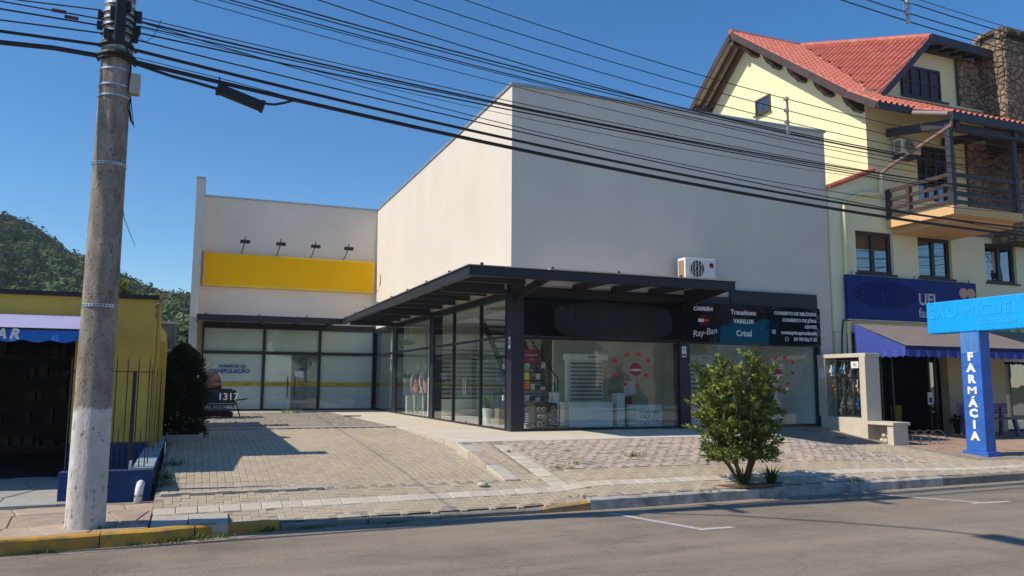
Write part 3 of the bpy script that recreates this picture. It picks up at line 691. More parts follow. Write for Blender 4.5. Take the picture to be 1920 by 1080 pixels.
def arching(name,c,n,ln,mat,parent,spread=1.0,wd=.03,up=.9,droop=1.0):
    V=[];F=[]
    for k in range(n):
        a=random.uniform(0,6.283); s=random.uniform(.3,1)*spread; L_=ln*random.uniform(.6,1.05); d=Vector((math.cos(a)*s,math.sin(a)*s,up)).normalized()
        p=Vector(c)+Vector((math.cos(a),math.sin(a),0))*random.uniform(0,.05); side=Vector((-math.sin(a),math.cos(a),0)); b=len(V)
        for q in range(5):
            w_=wd*(1,1.1,.95,.6,.08)[q]/2; V+=[p-side*w_,p+side*w_]
            p=p+d*(L_/4); d=(d+Vector((math.cos(a)*.12,math.sin(a)*.12,-.33*droop*(q+1)/2.5))).normalized()
        F+=[(b+2*q,b+2*q+1,b+2*q+3,b+2*q+2) for q in range(4)]
    mb=MB(); mb.v=[tuple(v) for v in V]; mb.f=F; return mb.build(name,mat,parent)
# ------------------------------------------------------------------ shop interior
def podium(x0,x1,y0,y1,h,label,mat=None):
    o=MB().box(x0,x1,y0,y1,.016,h-.02).box(x0-.012,x1+.012,y0-.012,y1+.012,h-.02,h).build('display_podium',mat or m_white,bevel=.004); return tag(o,label,'podium')
def eyeglass_row(name,x0,x1,y,z,n,mat,parent,axis=0):
    mb=MB()
    for k in range(n):
        c=x0+(x1-x0)*(k+.5)/n; w_=.058
        for s in (-1,1):
            pts=[(c+s*.032+w_/2*.95*math.cos(a),y,z+.022*math.sin(a)) for a in np.linspace(0,6.283,7)[:-1]]
            mb.prism(pts,(0,-.004,0),(0,.004,0))
        mb.box(c-.012,c+.012,y-.004,y+.004,z+.006,z+.012)
    o=mb.build(name,mat,parent); stuff(o); return o
m_lens=M('dark_lens',(.012,.012,.016),rough=.15); m_lensb=M('brown_frame',(.08,.05,.035),rough=.3)
W1=thing('eyewear_wall','wide white wall rack holding many rows of dark sunglasses at the back of the shop','display rack',(8.4,24,.02))
MB().box(6.75,10.6,24.0,24.12,.02,2.6).build('back_panel',m_iwall,W1)
for k in range(12):
    z=.56+k*.137
    bx('shelf',m_white,W1,6.8,10.55,23.9,23.999,z-.03,z-.022); eyeglass_row('eyeglasses',6.85,10.5,23.94,z,26,m_lens,W1)
D1=thing('eyewear_stand','tall white stand with ten rows of eyeglasses behind the left front window','display stand',(8.8,17.3,.02))
MB().box(8.33,9.31,17.35,17.45,.60,1.62).build('back_panel',m_white,D1); MB().box(8.28,9.36,17.16,17.46,1.62,1.76).build('header',m_white,D1,bevel=.004)
text('lettering','Body Way',.06,(8.95,17.155,1.69),FRONT,m_red,D1,'CENTER',bold=.003)
for k in range(10):
    z=.68+k*.095; bx('shelf',m_glassx,D1,8.34,9.3,17.24,17.348,z-.028,z-.022); eyeglass_row('eyeglasses',8.4,9.25,17.28,z,7,m_lens if k%2 else m_lensb,D1)
tag(MB().box(8.22,9.39,17.0,17.5,.016,.585).box(8.19,9.42,16.97,17.52,.585,.61).build('counter',m_white,bevel=.006),'low white counter at the foot of the tall eyeglass stand','counter')
podium(7.83,8.0,17.1,17.3,.84,'narrow white podium carrying leaning photo cards left of the eyeglass stand')
podium(9.56,9.78,17.1,17.35,.82,'narrow white podium between the eyeglass stand and the white printed box')
t=thing('photo_cards','stack of black and white photo cards leaning on the narrow white podium','cards',(7.92,17.2,.84))
for k in range(4): MB().bar((7.86+k*.03,17.15+k*.02,.841),(7.90+k*.035,17.2+k*.02,1.0+k*.05),.1,.006,up=(1,0,0)).build('card',(m_txtw,m_black,m_chrome,m_txtw)[k],t)
def specs(x,y,z,s,rot,kind,mat,parent):
    c,s_=math.cos(rot),math.sin(rot); T_=lambda u,v:(x+(u*c-v*s_)*s,y,z+(u*s_+v*c)*s)
    mb=MB()
    for sg in (-1,1):
        rx,rz=(.42,.42) if kind==0 else (.42,.30)
        mb.tube([T_(sg*.52+rx*math.cos(a),rz*math.sin(a)*(1 if kind!=1 or math.sin(a)<0 else .8)) for a in np.linspace(0,6.283,15)],.004*(1.6 if kind==1 else 1),4)
    mb.tube([T_(-.1,.1),T_(0,.16),T_(.1,.1)],.004,4); mb.build('eyeglass_drawing',mat,parent)
def print_box(x0,x1,h,mat,matp,label):
    t=thing('printed_box',label,'display box',((x0+x1)/2,17.0,.02)); y0=16.75
    MB().box(x0,x1,y0,17.25,.016,h).build('box',mat,t,bevel=.004)
    w_=x1-x0; s=w_*.19
    for (u,v,r,k) in ((.30,.78,0,0),(.32,.50,0,1),(.30,.20,.15,0),(.76,.72,1.2,2),(.78,.25,-.35,2)): specs(x0+w_*u,y0-.006,.02+h*v*.93,s,r,k,matp,t)
print_box(7.22,7.80,.60,M('black_card',(.02,.02,.025),rough=.5),m_txtw,'black box printed with white eyeglass outlines in the corner of the window')
print_box(9.90,10.62,.55,m_white,m_black,'white box printed with black eyeglass outlines near the middle column')
t=thing('accessory_rack','crimson and grey rack of cases and boxes behind the corner column','rack',(7.4,17.6,.02))
m_crim=M('crimson_card',(.34,.02,.06),rough=.5)
bx('header_card',m_crim,t,7.26,7.72,17.55,17.57,1.50,1.86); text('lettering','CARRERA',.07,(7.49,17.54,1.72),FRONT,m_txtw,t,'CENTER'); text('lettering','eyewear',.05,(7.49,17.54,1.62),FRONT,m_txtw,t,'CENTER')
for k,z in enumerate((.62,.88,1.13,1.40)):
    bx('shelf',m_glassx,t,7.1,7.85,17.4,17.7,z,z+.012)
    for q in range(5):
        a=7.14+q*.14; bx('case',(m_crim,m_black,m_txtblue,m_chrome,m_txtw)[(k*2+q*3)%5],t,a,a+.11,17.45,17.6,z+.013,z+.06+.03*((q*7+k)%4))
for x in (7.12,7.84): MB().tube([(x,17.68,.02),(x,17.68,1.9)],.012,6).build('upright',m_black,t)
# staircase
st=thing('staircase','black steel staircase rising behind the accessory rack in the shop','staircase',(8.0,19,.02))
for k in range(13): MB().box(7.7+k*.0,8.6,18.4+k*.26,18.66+k*.26,.22+k*.22,.26+k*.22).build('tread',m_black,st)
for x in (7.66,8.62): MB().bar((x,18.4,.2),(x,21.8,3.0),.05,.2).build('stringer',m_black,st)
for k in range(0,13,2): MB().tube([(8.62,18.5+k*.26,.3+k*.22),(8.62,18.5+k*.26,1.2+k*.22)],.014,6).build('baluster',m_black,st)
MB().tube([(8.62,18.4,1.1),(8.62,21.6,3.05)],.02,6).build('handrail',m_black,st)
# right bay rack
D2=thing('eyewear_stand','white stand of eyeglasses behind the window right of the middle column','display stand',(12.2,17.4,.02))
MB().box(11.78,12.6,17.4,17.48,.02,1.66).build('back_panel',m_white,D2); MB().box(11.74,12.64,17.2,17.49,1.66,1.8).build('header',m_white,D2)
text('lettering','Body',.06,(12.2,17.195,1.73),FRONT,m_black,D2,'CENTER')
for k in range(9): z=.6+k*.115; bx('shelf',m_glassx,D2,11.8,12.58,17.3,17.398,z-.028,z-.022); eyeglass_row('eyeglasses',11.84,12.54,17.33,z,6,m_lens,D2)
tag(MB().box(13.1,14.7,17.3,17.9,.016,.72).box(13.05,14.75,17.25,17.95,.72,.76).build('counter',m_white,bevel=.006),'white service counter behind the rightmost shop window','counter')
t=thing('computer_screen','black computer screen on a stand on the white service counter','screen',(14.3,17.6,.76)); bx('panel',m_black,t,14.05,14.65,17.55,17.59,.95,1.30); bx('stem',m_black,t,14.33,14.37,17.58,17.61,.78,1.0); bx('foot',m_black,t,14.2,14.5,17.5,17.68,.761,.778)
bx_=MB().box(13.75,13.92,19.0,19.2,.016,2.3).box(13.7,15.1,19.0,19.2,2.3,2.4); tag(bx_.build('door_portal',m_white),'white framed portal standing at the back of the right shop bay','portal')
# posters in window 1 right
t=thing('poster_stand','tall pale poster stand with a woman photograph behind the red heart stickers','poster',(9.95,17.5,.02)); bx('board',M('poster_print',(.45,.36,.30),(.12,.10,.09),scale=3.5,rough=.5),t,9.55,9.98,17.5,17.52,.78,1.72); bx('base',m_crim,t,9.85,10.25,17.55,17.8,.02,.72); bx('card',m_white,t,10.0,10.35,17.55,17.56,.78,1.12)
# stickers on glass
def heart(x,y,z,s,label,group):
    pts=[]
    for a in np.linspace(0,2*math.pi,22,endpoint=False): pts.append((x+s*16*math.sin(a)**3/17,y,z+s*(13*math.cos(a)-5*math.cos(2*a)-2*math.cos(3*a)-math.cos(4*a))/17))
    tag(MB().prism(pts,(0,-.002,0),(0,.002,0)).build('heart_sticker',m_heart,fix=True),label,'sticker',group)
m_heart=M('heart_red',(.70,.03,.025),rough=.5)
for x,z in ((9.016,1.582),(9.343,1.723),(9.644,1.742),(9.902,1.596),(9.068,1.263),(9.838,1.245),(9.277,1.043),(9.589,1.008)): heart(x,16.187,z,.065,'small red heart sticker in the ring on the left front shop window','hearts on the left front window')
for x,z in ((13.283,1.636),(13.637,1.722),(13.94,1.727),(14.173,1.609),(13.254,1.328),(14.161,1.337),(13.475,1.064),(13.995,1.066),(13.736,.918)): heart(x,16.187,z,.065,'small red heart sticker in the ring on the right front shop window','hearts on the right front window')
for x,z,lab in ((9.56,1.39,'round red sticker in the middle of the hearts on the left front window'),(13.69,1.30,'round red sticker in the middle of the hearts on the right front window')):
    t=thing('round_sticker',lab,'sticker',(x,16.18,z)); MB().prism([(x+.155*math.cos(a),16.19,z+.155*math.sin(a)) for a in np.linspace(0,6.283,24,endpoint=False)],(0,-.002,0),(0,.002,0)).build('disc',m_crim,t,fix=True); text('lettering','CARRERA',.065,(x,16.184,z-.02),FRONT,m_txtw,t,'CENTER',bold=.003)
m_green=M('green_print',(.12,.42,.10),rough=.5); m_lime=M('lime_print',(.42,.52,.05),rough=.5); m_orange=M('orange_print',(.7,.22,.06),rough=.5)
tag(MB().prism([(6.785+.065*math.cos(a),16.19,1.40+.065*math.sin(a)) for a in np.linspace(0,6.283,20,endpoint=False)],(0,-.002,0),(0,.002,0)).build('round_notice',m_green,fix=True),'round green notice stuck inside the window beside the corner column','sticker')
tag(bx('square_notice',m_lime,None,6.725,6.845,16.188,16.192,1.13,1.29),'square lime notice below the round green one','sticker')
t=thing('camera_notice','square orange notice with a dark ring below the lime notice','sticker',(6.785,16.19,.93)); bx('card',m_orange,t,6.72,6.85,16.188,16.192,.93,1.1); MB().tube([(6.785+.045*math.cos(a),16.184,1.015+.045*math.sin(a)) for a in np.linspace(0,6.283,16)],.007,5).build('ring',m_black,t)
t=thing('opening_hours','five short white lines of opening hours low in the corner window','lettering',(6.79,16.18,.15))
for k in range(5): bx('text_line',m_txtw,t,6.745+(.0 if k in(1,) else .012),6.835,16.187,16.191,.16+k*.052,.185+k*.052)
# pot plant and crate behind glass door
t=thing('potted_plant','green potted plant in a white pot inside the glass door','plant',(7.1,19.6,.02)); MB().lathe([(.09,0),(.13,.38),(.12,.38),(.11,.34)],(7.1,19.6,.02),14).build('pot',m_white,t,smooth=False); arching('leaves',(7.1,19.6,.38),26,.5,m_leafp,t,spread=.6,wd=.04,up=1.1,droop=.7)
t=thing('product_tower','small tower of bottles and boxes on a wooden crate inside the shop','display',(7.3,18.7,.02)); bx('crate',M('crate_wood',(.25,.19,.13),rough=.8),t,7.05,7.6,18.6,18.9,.02,.42)
for k,z in enumerate((.6,.82,1.1,1.38)):
    bx('shelf',m_glassx,t,7.12,7.5,18.62,18.88,z,z+.01); bx('box',(m_txtw,m_chrome,m_txtblue,m_txtw)[k],t,7.2,7.28,18.68,18.78,z+.011,z+.15); bx('box',(m_txtblue,m_txtw,m_chrome,m_txtw)[k],t,7.34,7.42,18.70,18.78,z+.011,z+.1)
for x in (7.12,7.5): MB().tube([(x,18.88,.42),(x,18.88,1.5)],.01,5).build('upright',m_chrome,t)
# mannequins
def mannequin(loc,label,flip=1,dress=((.30,.03,.16),(.62,.34,.30))):
    t=thing('mannequin',label,'mannequin',loc,'mannequins in the side window'); x,y,z=loc
    J={'pel':(0,0,.90,.105,.085),'wai':(0,0,1.04,.082,.068),'che':(0,0,1.24,.105,.08),'sho':(0,0,1.37,.075,.06),'nek':(0,0,1.44,.042,.042),'chi':(0,-.005,1.51,.052,.06),'hed':(0,-.01,1.59,.066,.078),'top':(0,-.005,1.665,.045,.055)}
    for s,n in ((-1,'l'),(1,'r')):
        J['hip'+n]=(s*.085,0,.84,.085,.085); J['kne'+n]=(s*.085,-.02*s*flip,.47,.052,.055); J['cal'+n]=(s*.083,.01,.32,.048,.05); J['ank'+n]=(s*.08,.01,.08,.03,.033); J['toe'+n]=(s*.09,-.11,.02,.03,.02)
        J['sh'+n]=(s*.155,0,1.35,.045,.045); J['elb'+n]=(s*.22,.03,1.08,.033,.033); J['wri'+n]=(s*.22,-.06*(1+s*flip),.86,.022,.022); J['han'+n]=(s*.215,-.075*(1+s*flip),.77,.028,.015)
    E_=[('pel','wai'),('wai','che'),('che','sho'),('sho','nek'),('nek','chi'),('chi','hed'),('hed','top')]
    for n in 'lr': E_+=[('pel','hip'+n),('hip'+n,'kne'+n),('kne'+n,'cal'+n),('cal'+n,'ank'+n),('ank'+n,'toe'+n),('sho','sh'+n),('sh'+n,'elb'+n),('elb'+n,'wri'+n),('wri'+n,'han'+n)]
    ks=list(J); me=bpy.data.meshes.new('body'); me.from_pydata([J[k][:3] for k in ks],[(ks.index(a),ks.index(b)) for a,b in E_],[])
    o=bpy.data.objects.new('body',me); COL.objects.link(o); o.parent=t
    md=o.modifiers.new('skin','SKIN')
    for i,k in enumerate(ks):
        sv=me.skin_vertices[0].data[i]; sv.radius=J[k][3:5]; sv.use_root=(k=='pel')
    ss=o.modifiers.new('sub','SUBSURF'); ss.levels=2; ss.render_levels=2
    me.materials.append(m_mann)
    pr=[(.235,.70),(.20,.80),(.15,.92),(.115,1.03),(.118,1.1),(.135,1.22),(.125,1.32)]
    mb=MB(); n=24
    for r,h in pr:
        for k in range(n):
            a=6.2832*k/n; rr=r*(1+(.10*math.sin(a*6) if h<.9 else 0)); mb.v.append((x+rr*math.cos(a),y+rr*.82*math.sin(a),z+h))
    mb.f=[(i*n+k,i*n+(k+1)%n,(i+1)*n+(k+1)%n,(i+1)*n+k) for i in range(len(pr)-1) for k in range(n)]
    mb.build('dress',M('dress_fabric',dress[1],dress[0],scale=7,rough=.8),t,smooth=True)
    mb=MB().tube([(x,y+.15,z),(x,y+.15,z+.5)],.012,6).lathe([(.16,0),(.16,.012)],(x,y+.05,z),18); mb.build('base',m_chrome,t)
m_mann=M('mannequin_white',(.78,.76,.74),rough=.3)
mannequin((6.93,26.0,.02),'white mannequin in a pink and purple dress in the side window',1)
mannequin((6.95,25.0,.02),'white mannequin in a pink top half hidden by the column',-1,((.55,.35,.33),(.65,.45,.42)))
podium(6.75,7.35,26.7,27.6-.35,.60,'white display plinth beside the mannequin in the side window')
for (yy,z,lab) in ((26.6,2.28,'upper hanging fern in the top of the side window'),(26.85,1.15,'lower hanging fern beside the mannequin')):
    t=thing('hanging_fern',lab,'plant',(6.72,yy,z),'ferns in the side window'); arching('fronds',(6.72,yy,z),60,.55,m_leafp,t,spread=1.1,wd=.05,up=.6,droop=1.4); MB().lathe([(.05,-.1),(.1,.02),(.1,.04)],(6.72,yy,z),12).build('pot',m_white,t); MB().tube([(6.72,yy,z+.03),(6.72,yy,3.15)],.006,5).build('hanger',m_black,t)
# ================================================================== house on the right
m_hyel=M('cream_yellow_paint',(.84,.78,.50),(.80,.74,.46),scale=1.2,rough=.85,bump=.1,bscale=80,big=.04)
m_hgreen=M('pale_green_paint',(.83,.81,.55),(.79,.77,.52),scale=1.2,rough=.85,bump=.1,bscale=80,big=.04)
m_tile_r=M('red_roof_tile',(.52,.155,.11),(.45,.125,.088),scale=6,rough=.7,bump=.15,bscale=60,island=.10)
m_wood=M('dark_brown_wood',(.075,.045,.042),(.045,.028,.027),scale=6,rough=.6,stretch=(1,1,.3)); m_woodn=M('dark_navy_wood',(.04,.038,.055),(.028,.027,.04),scale=5,rough=.55)
m_soff=M('pale_soffit_board',(.42,.36,.27),(.36,.31,.23),scale=5,rough=.7)
m_stone=M('chimney_stone',(.36,.26,.175),(.20,.145,.10),scale=6,rough=.95,bump=.7,bscale=30,island=.28); m_mortar=M('mortar',(.10,.085,.07),scale=8,rough=1,bump=.5)
m_orange2=M('apricot_paint',(.72,.46,.22),(.66,.42,.2),scale=2,rough=.8)
H=thing('house','tall yellow house with red tiled roof, wooden balcony and pharmacy on the ground floor','house',(20,16.2,-.25))
HY=16.14
# front wall lower (pale green) with window openings
def wall_front(x0,x1,z0,z1,y0,y1,holes,mat,name,parent):
    xs=sorted({x0,x1,*[v for h in holes for v in h[:2]]}); zs=sorted({z0,z1,*[v for h in holes for v in h[2:]]}); mb=MB()
    for a,b in zip(xs[:-1],xs[1:]):
        for c,d in zip(zs[:-1],zs[1:]):
            if any(h[0]<=a+1e-6 and b<=h[1]+1e-6 and h[2]<=c+1e-6 and d<=h[3]+1e-6 for h in holes): continue
            # faces only: front, back and reveals
            mb.add([(a,y0,c),(b,y0,c),(b,y0,d),(a,y0,d)],[(0,1,2,3)])
    for h in holes:
        a,b,c,d=h; mb.add([(a,y0,c),(b,y0,c),(b,y1,c),(a,y1,c),(a,y0,d),(b,y0,d),(b,y1,d),(a,y1,d)],[(0,3,2,1),(4,5,6,7),(0,4,7,3),(1,2,6,5)])
    mb.add([(x0,y1,z0),(x1,y1,z0),(x1,y1,z1),(x0,y1,z1),(x0,y0,z0),(x1,y0,z0),(x1,y0,z1),(x0,y0,z1)],[(4,7,3,0),(5,1,2,6),(7,6,2,3)])
    return mb.build(name,mat,parent)
W3=[(16.42,17.76,4.06,5.23),(18.70,20.0,4.06,5.23),(21.37,22.67,4.06,5.23)]
wall_front(15.56,26.5,2.45,6.3,HY,HY+.25,W3,m_hgreen,'front_wall',H)
mb=MB(); mb.prism([(15.56,0,6.3),(17.0,0,6.3),(17.0,0,6.92),(15.56,0,6.36)],(0,HY,0),(0,HY+.25,0)); mb.build('sloping_wall',m_hgreen,H,fix=True)
BD=(18.86,20.42,5.6,7.95)
wall_front(17.0,26.5,6.3,9.3,HY,HY+.25,[(18.86,20.42,6.3,7.95)],m_hyel,'upper_wall',H)
# coping tiles on slope
for k in range(8):
    x=15.5+k*.2; z=6.33+(x-15.56)*.395
    MB().tube([(x,HY-.05,z+.02),(x+.26,HY-.05,z+.02+.26*.395)],[.075,.06],8).build('coping_tile',m_tile_r,H)
# gable side wall X=17
mb=MB(); mb.prism([(0,HY+.252,-.2),(0,26,-.2),(0,26,8.6),(0,21,12.62),(0,16.392,9.1)],(17.0,0,0),(17.25,0,0)); mb.build('gable_wall',m_hyel,H,fix=True)
MB().box(26.3,26.5,HY+.26,26,-.2,9).build('far_side_wall',m_hyel,H); MB().box(17.26,26.29,25.8,26,-.2,9).build('rear_wall',m_hyel,H)
# ---- roof planes
RX0,RX1=16.28,26.9
YR,ZRD=21.0,12.89; YB,ZB=16.14,9.14; YE,ZE=15.05,8.42
def slab(name,mat,parent,pts,t=.1):
    p=[Vector(q) for q in pts]; n=(p[1]-p[0]).cross(p[2]-p[0]).normalized()
    if n.z<0: n=-n
    return MB().prism(p,-n*t,Vector((0,0,0))).build(name,mat,parent,fix=True)
m_under=m_soff
slab('roof_deck',m_under,H,[(RX0,YB,ZB),(19.25,YB,ZB),(19.25,YR,ZRD),(RX0,YR,ZRD)])
slab('roof_deck',m_under,H,[(RX0,YE,ZE),(RX1,YE,ZE),(RX1,YB,ZB),(RX0,YB,ZB)],.07)
slab('roof_deck',m_under,H,[(RX0,26.9,8.35),(RX1,26.9,8.35),(RX1,YR,ZRD),(RX0,YR,ZRD)])
slab('roof_deck',m_under,H,[(19.25,15.75,11.02),(22.25,15.75,10.93),(22.25,YR,ZRD),(19.25,YR,ZRD)],.1)
slab('roof_deck',m_under,H,[(22.25,YB,ZB),(RX1,YB,ZB),(RX1,YR,ZRD),(22.25,YR,ZRD)])
slab('roof_deck',m_under,H,[(17.33,16.0,9.0),(19.25,15.75,11.02),(19.25,YR,ZRD)],.06)
slab('roof_deck',m_under,H,[(17.5,13.85,7.93),(24.5,13.85,7.93),(24.5,YE+.05,8.40),(17.5,YE+.05,8.40)],.06)
# tiles
def tile_mesh(w_=.2,l_=.42,n=6):
    V=[];F=[]
    for s,(yy,zz) in enumerate(((0,.020),(l_,.0))):
        for k in range(n+1):
            u=k/n; x=(u-.5)*w_*1.04; h=.075*math.sin(math.pi*min(1,u/.66))**.7 if u<.66 else -.03*math.sin(math.pi*(u-.66)/.34)
            V.append((x,yy,h+zz))
    for k in range(n): F.append((k,k+1,n+1+k+1,n+1+k))
    b=len(V)
    for k in range(n+1): V.append((V[k][0],0,V[k][2]-.022))
    for k in range(n): F.append((b+k,b+k+1,k+1,k))
    me=bpy.data.meshes.new('roof_tile'); me.from_pydata(V,[],F); me.materials.append(m_tile_r)
    for p in me.polygons: p.use_smooth=False
    return me
me_t=tile_mesh(); roof_items=[]
def tiles(o,u,v,nu,nv,keep,su=.2,sv=.36):
    o=Vector(o);u=Vector(u).normalized();v=Vector(v).normalized();n=u.cross(v)
    for i in range(nu):
        for j in range(nv):
            p=o+u*((i+.5)*su)+v*(j*sv)
            c=p+v*(sv*.5)
            if keep(c): roof_items.append(Matrix(((u.x,v.x,n.x,p.x+n.x*.01),(u.y,v.y,n.y,p.y+n.y*.01),(u.z,v.z,n.z,p.z+n.z*.01+random.uniform(0,.004)),(0,0,0,1))))
J_=Vector((19.25,YR,ZRD)); ft=Vector((17.33,16.0,9.0))
def left_of_valley(c): # in plan: line from ft to J
    return (J_.x-ft.x)*(c.y-ft.y)-(J_.y-ft.y)*(c.x-ft.x)>-.05
tiles((RX0,YB,ZB),(1,0,0),(0,YR-YB,ZRD-ZB),15,17,left_of_valley)
tiles((RX0,YE,ZE),(1,0,0),(0,YB-YE,ZB-ZE),38,4,lambda c:True,sv=.335)
tiles((17.5,13.85,7.93),(1,0,0),(0,1.25,.47),34,4,lambda c:True,sv=.335)
# dormer cheek: courses run from ridge down to the left
ap=Vector((19.25,15.75,11.02)); e_r=(J_-ap).normalized(); nrm=(J_-ap).cross(ft-ap).normalized(); 
if nrm.z<0: nrm=-nrm
vv=-(Vector((ft-ap))-e_r*(ft-ap).dot(e_r)).normalized()      # up slope towards ridge
uu=vv.cross(nrm)
Wd=(ft-ap-e_r*(ft-ap).dot(e_r)).length
def in_tri(c):
    d=c-ap; s=d.dot(e_r); h=-d.dot(vv); L_=(J_-ap).length; s0=(ft-ap).dot(e_r)*h/Wd; s1=L_+( (ft-ap).dot(e_r)-L_)*h/Wd
    return h>.05 and s0+.05<s<s1+.02
sgn=1 if uu.dot(e_r)>0 else -1
tiles(ap-vv*(Wd+.4)+ (e_r*-.6 if sgn>0 else e_r*6.2),uu,vv,36,10,in_tri)
roof_items.sort(key=lambda m:-( (20<0) or 0)+ (m.translation-Vector((0,0,1.05))).length)
for m in roof_items[:295]:
    o=bpy.data.objects.new('roof_tile',me_t); o.matrix_world=Matrix.Translation(-Vector((20,16.2,-.25)))@m; COL.objects.link(o); o.parent=H
V0=np.array([v.co[:] for v in me_t.vertices]); F0=[p.vertices[:] for p in me_t.polygons]; mb=MB()
for m in roof_items[295:]:
    mm=np.array(m); V=V0@mm[:3,:3].T+mm[:3,3]; mb.add(V.tolist(),F0)
stuff(mb.build('far_roof_tiles',m_tile_r,H))
for k in range(8): MB().tube([(RX0-.03+k*.38,YR,ZRD+.02),(RX0+.38+k*.38,YR,ZRD+.035)],[.11,.095],8).build('ridge_tile',m_tile_r,H)
for k in range(14):
    a=ap+(J_-ap)*(k/14)+Vector((0,0,.03)); b=ap+(J_-ap)*((k+1.08)/14)+Vector((0,0,.045)); MB().tube([a,b],[.11,.095],8).build('ridge_tile',m_tile_r,H)
# barge boards on the gable, corbels, rafters
sl=Vector((0,YR-YB,ZRD-ZB)).normalized()
MB().bar((RX0-.02,YB-.02,ZB-.08),(RX0-.02,YR,ZRD-.08),.05,.20).build('barge_board',m_wood,H); MB().bar((RX0-.02,YE,ZE-.06),(RX0-.02,YB,ZB-.08),.05,.18).build('barge_board',m_wood,H)
MB().bar((RX0-.02,YR,ZRD-.08),(RX0-.02,26.9,8.27),.05,.20).build('barge_board',m_wood,H)
for t_ in (.02,.24,.46,.68,.90):
    y=YB+(YR-YB)*t_; z=ZB+(ZRD-ZB)*t_-.12
    MB().prism([(17.0,0,0),(17.0,0,-.46),(16.74,0,-.44),(16.62,0,-.34),(16.50,0,-.30),(16.38,0,-.18),(16.31,0,0)],(0,y-.07,z),(0,y+.07,z)).build('corbel',m_wood,H,fix=True)
for y,z in ((23.2,11.1),(25.2,9.5)): MB().box(16.3,17.0,y-.07,y+.07,z-.34,z-.02).build('corbel',m_wood,H)
for x in (16.55,16.85): MB().bar((x,YR,ZRD-.2),(x,26.7,8.3),.09,.16).build('rafter',m_wood,H)
MB().box(16.3,17.0,YR-.08,YR+.08,ZRD-.45,ZRD-.16).build('ridge_beam',m_wood,H)
# small windows in the gable
def small_win(y0,y1,z0,z1):
    x=16.99; f=MB(); f.box(x-.03,x+.02,y0,y1,z0,z0+.07).box(x-.03,x+.02,y0,y1,z1-.07,z1).box(x-.03,x+.02,y0,y0+.07,z0+.07,z1-.07).box(x-.03,x+.02,y1-.07,y1,z0+.07,z1-.07)
    ym=(y0+y1)/2; zm=(z0+z1)/2; f.box(x-.02,x+.01,ym-.02,ym+.02,z0+.07,z1-.07).box(x-.019,x+.009,y0+.07,ym-.02,zm-.015,zm+.015).box(x-.019,x+.009,ym+.02,y1-.07,zm-.015,zm+.015)
    o=f.build('small_window',m_wood,H); bx('pane',m_glassw,o,x-.012,x-.006,y0+.07,y1-.07,z0+.07,z1-.07); bx('sill',m_wood,o,x-.09,x-.031,y0-.05,y1+.05,z0-.05,z0)
small_win(19.98,20.72,9.96,10.50); small_win(21.6,22.4,9.4,9.98)
# dormer front
wall_front(18.56,22.2,8.9,9.34,16.3,16.45,[],m_hyel,'dormer_wall',H)
MB().box(20.10,22.2,16.3,16.45,9.341,10.85).build('dormer_wall',m_hyel,H)
MB().prism([(17.75,16.3,8.95),(18.559,16.3,8.95),(18.559,16.3,10.2)],(0,0,0),(0,.15,0)).build('dormer_wall',m_hyel,H,fix=True)
MB().prism([(18.56,16.3,10.341),(20.099,16.3,10.341),(20.099,16.3,10.85),(19.2,16.3,10.85),(18.8,16.3,10.45)],(0,0,0),(0,.15,0)).build('dormer_wall',m_hyel,H,fix=True)
f=MB(); 
for k in range(4): 
    a=18.58+k*.378; f.box(a,a+.05,16.22,16.34,9.36,10.32); f.box(a+.33,a+.375,16.22,16.34,9.36,10.32); f.box(a+.05,a+.33,16.22,16.34,9.36,9.43); f.box(a+.05,a+.33,16.22,16.34,10.25,10.32); f.box(a+.05,a+.33,16.23,16.33,9.82,9.87)
dw=f.build('dormer_window',m_woodn,H)
for k in range(4): a=18.58+k*.378; bx('shutter_leaf',m_woodn,dw,a+.051,a+.329,16.26,16.29,9.431,10.249)
bx('window_board',m_woodn,dw,18.4,20.25,16.1,16.29,9.28,9.335)
MB().bar((19.2,15.72,11.0),(22.28,15.72,10.88),.05,.26).build('fascia_board',m_woodn,H); MB().bar((19.2,15.70,10.96),(17.28,15.95,8.92),.05,.16).build('barge_board',m_woodn,H)
for k in range(5): x=19.75+k*.5; MB().bar((x,15.78,10.86-.03*k*.2),(x,16.32,11.05-.03*k*.2),.09,.16).build('rafter',m_woodn,H)
MB().tube([(22.05,15.8,10.85),(22.05,15.8,8.6)],.05,8).build('downpipe',m_woodn,H)
# eaves
MB().box(RX0-.03,17.48,YE-.06,YE-.01,ZE-.16,ZE+.02).build('eaves_board',m_woodn,H)
MB().box(17.45,24.5,13.80,13.84,7.74,7.95).build('eaves_board',m_woodn,H); MB().bar((17.47,13.85,7.90),(17.47,YE,8.36),.05,.12).build('verge_board',m_wood,H)
MB().tube([(17.43,13.9,7.92),(17.43,14.95,8.28)],.055,8).build('gutter',M('grey_gutter',(.30,.24,.23),rough=.5),H)
for x in (17.75,19.9,22): MB().bar((x,13.9,7.72),(x,16.1,8.1),.12,.22).build('roof_beam',m_woodn,H)
MB().box(17.6,23.6,13.98,14.12,7.55,7.73).build('roof_beam',m_woodn,H)
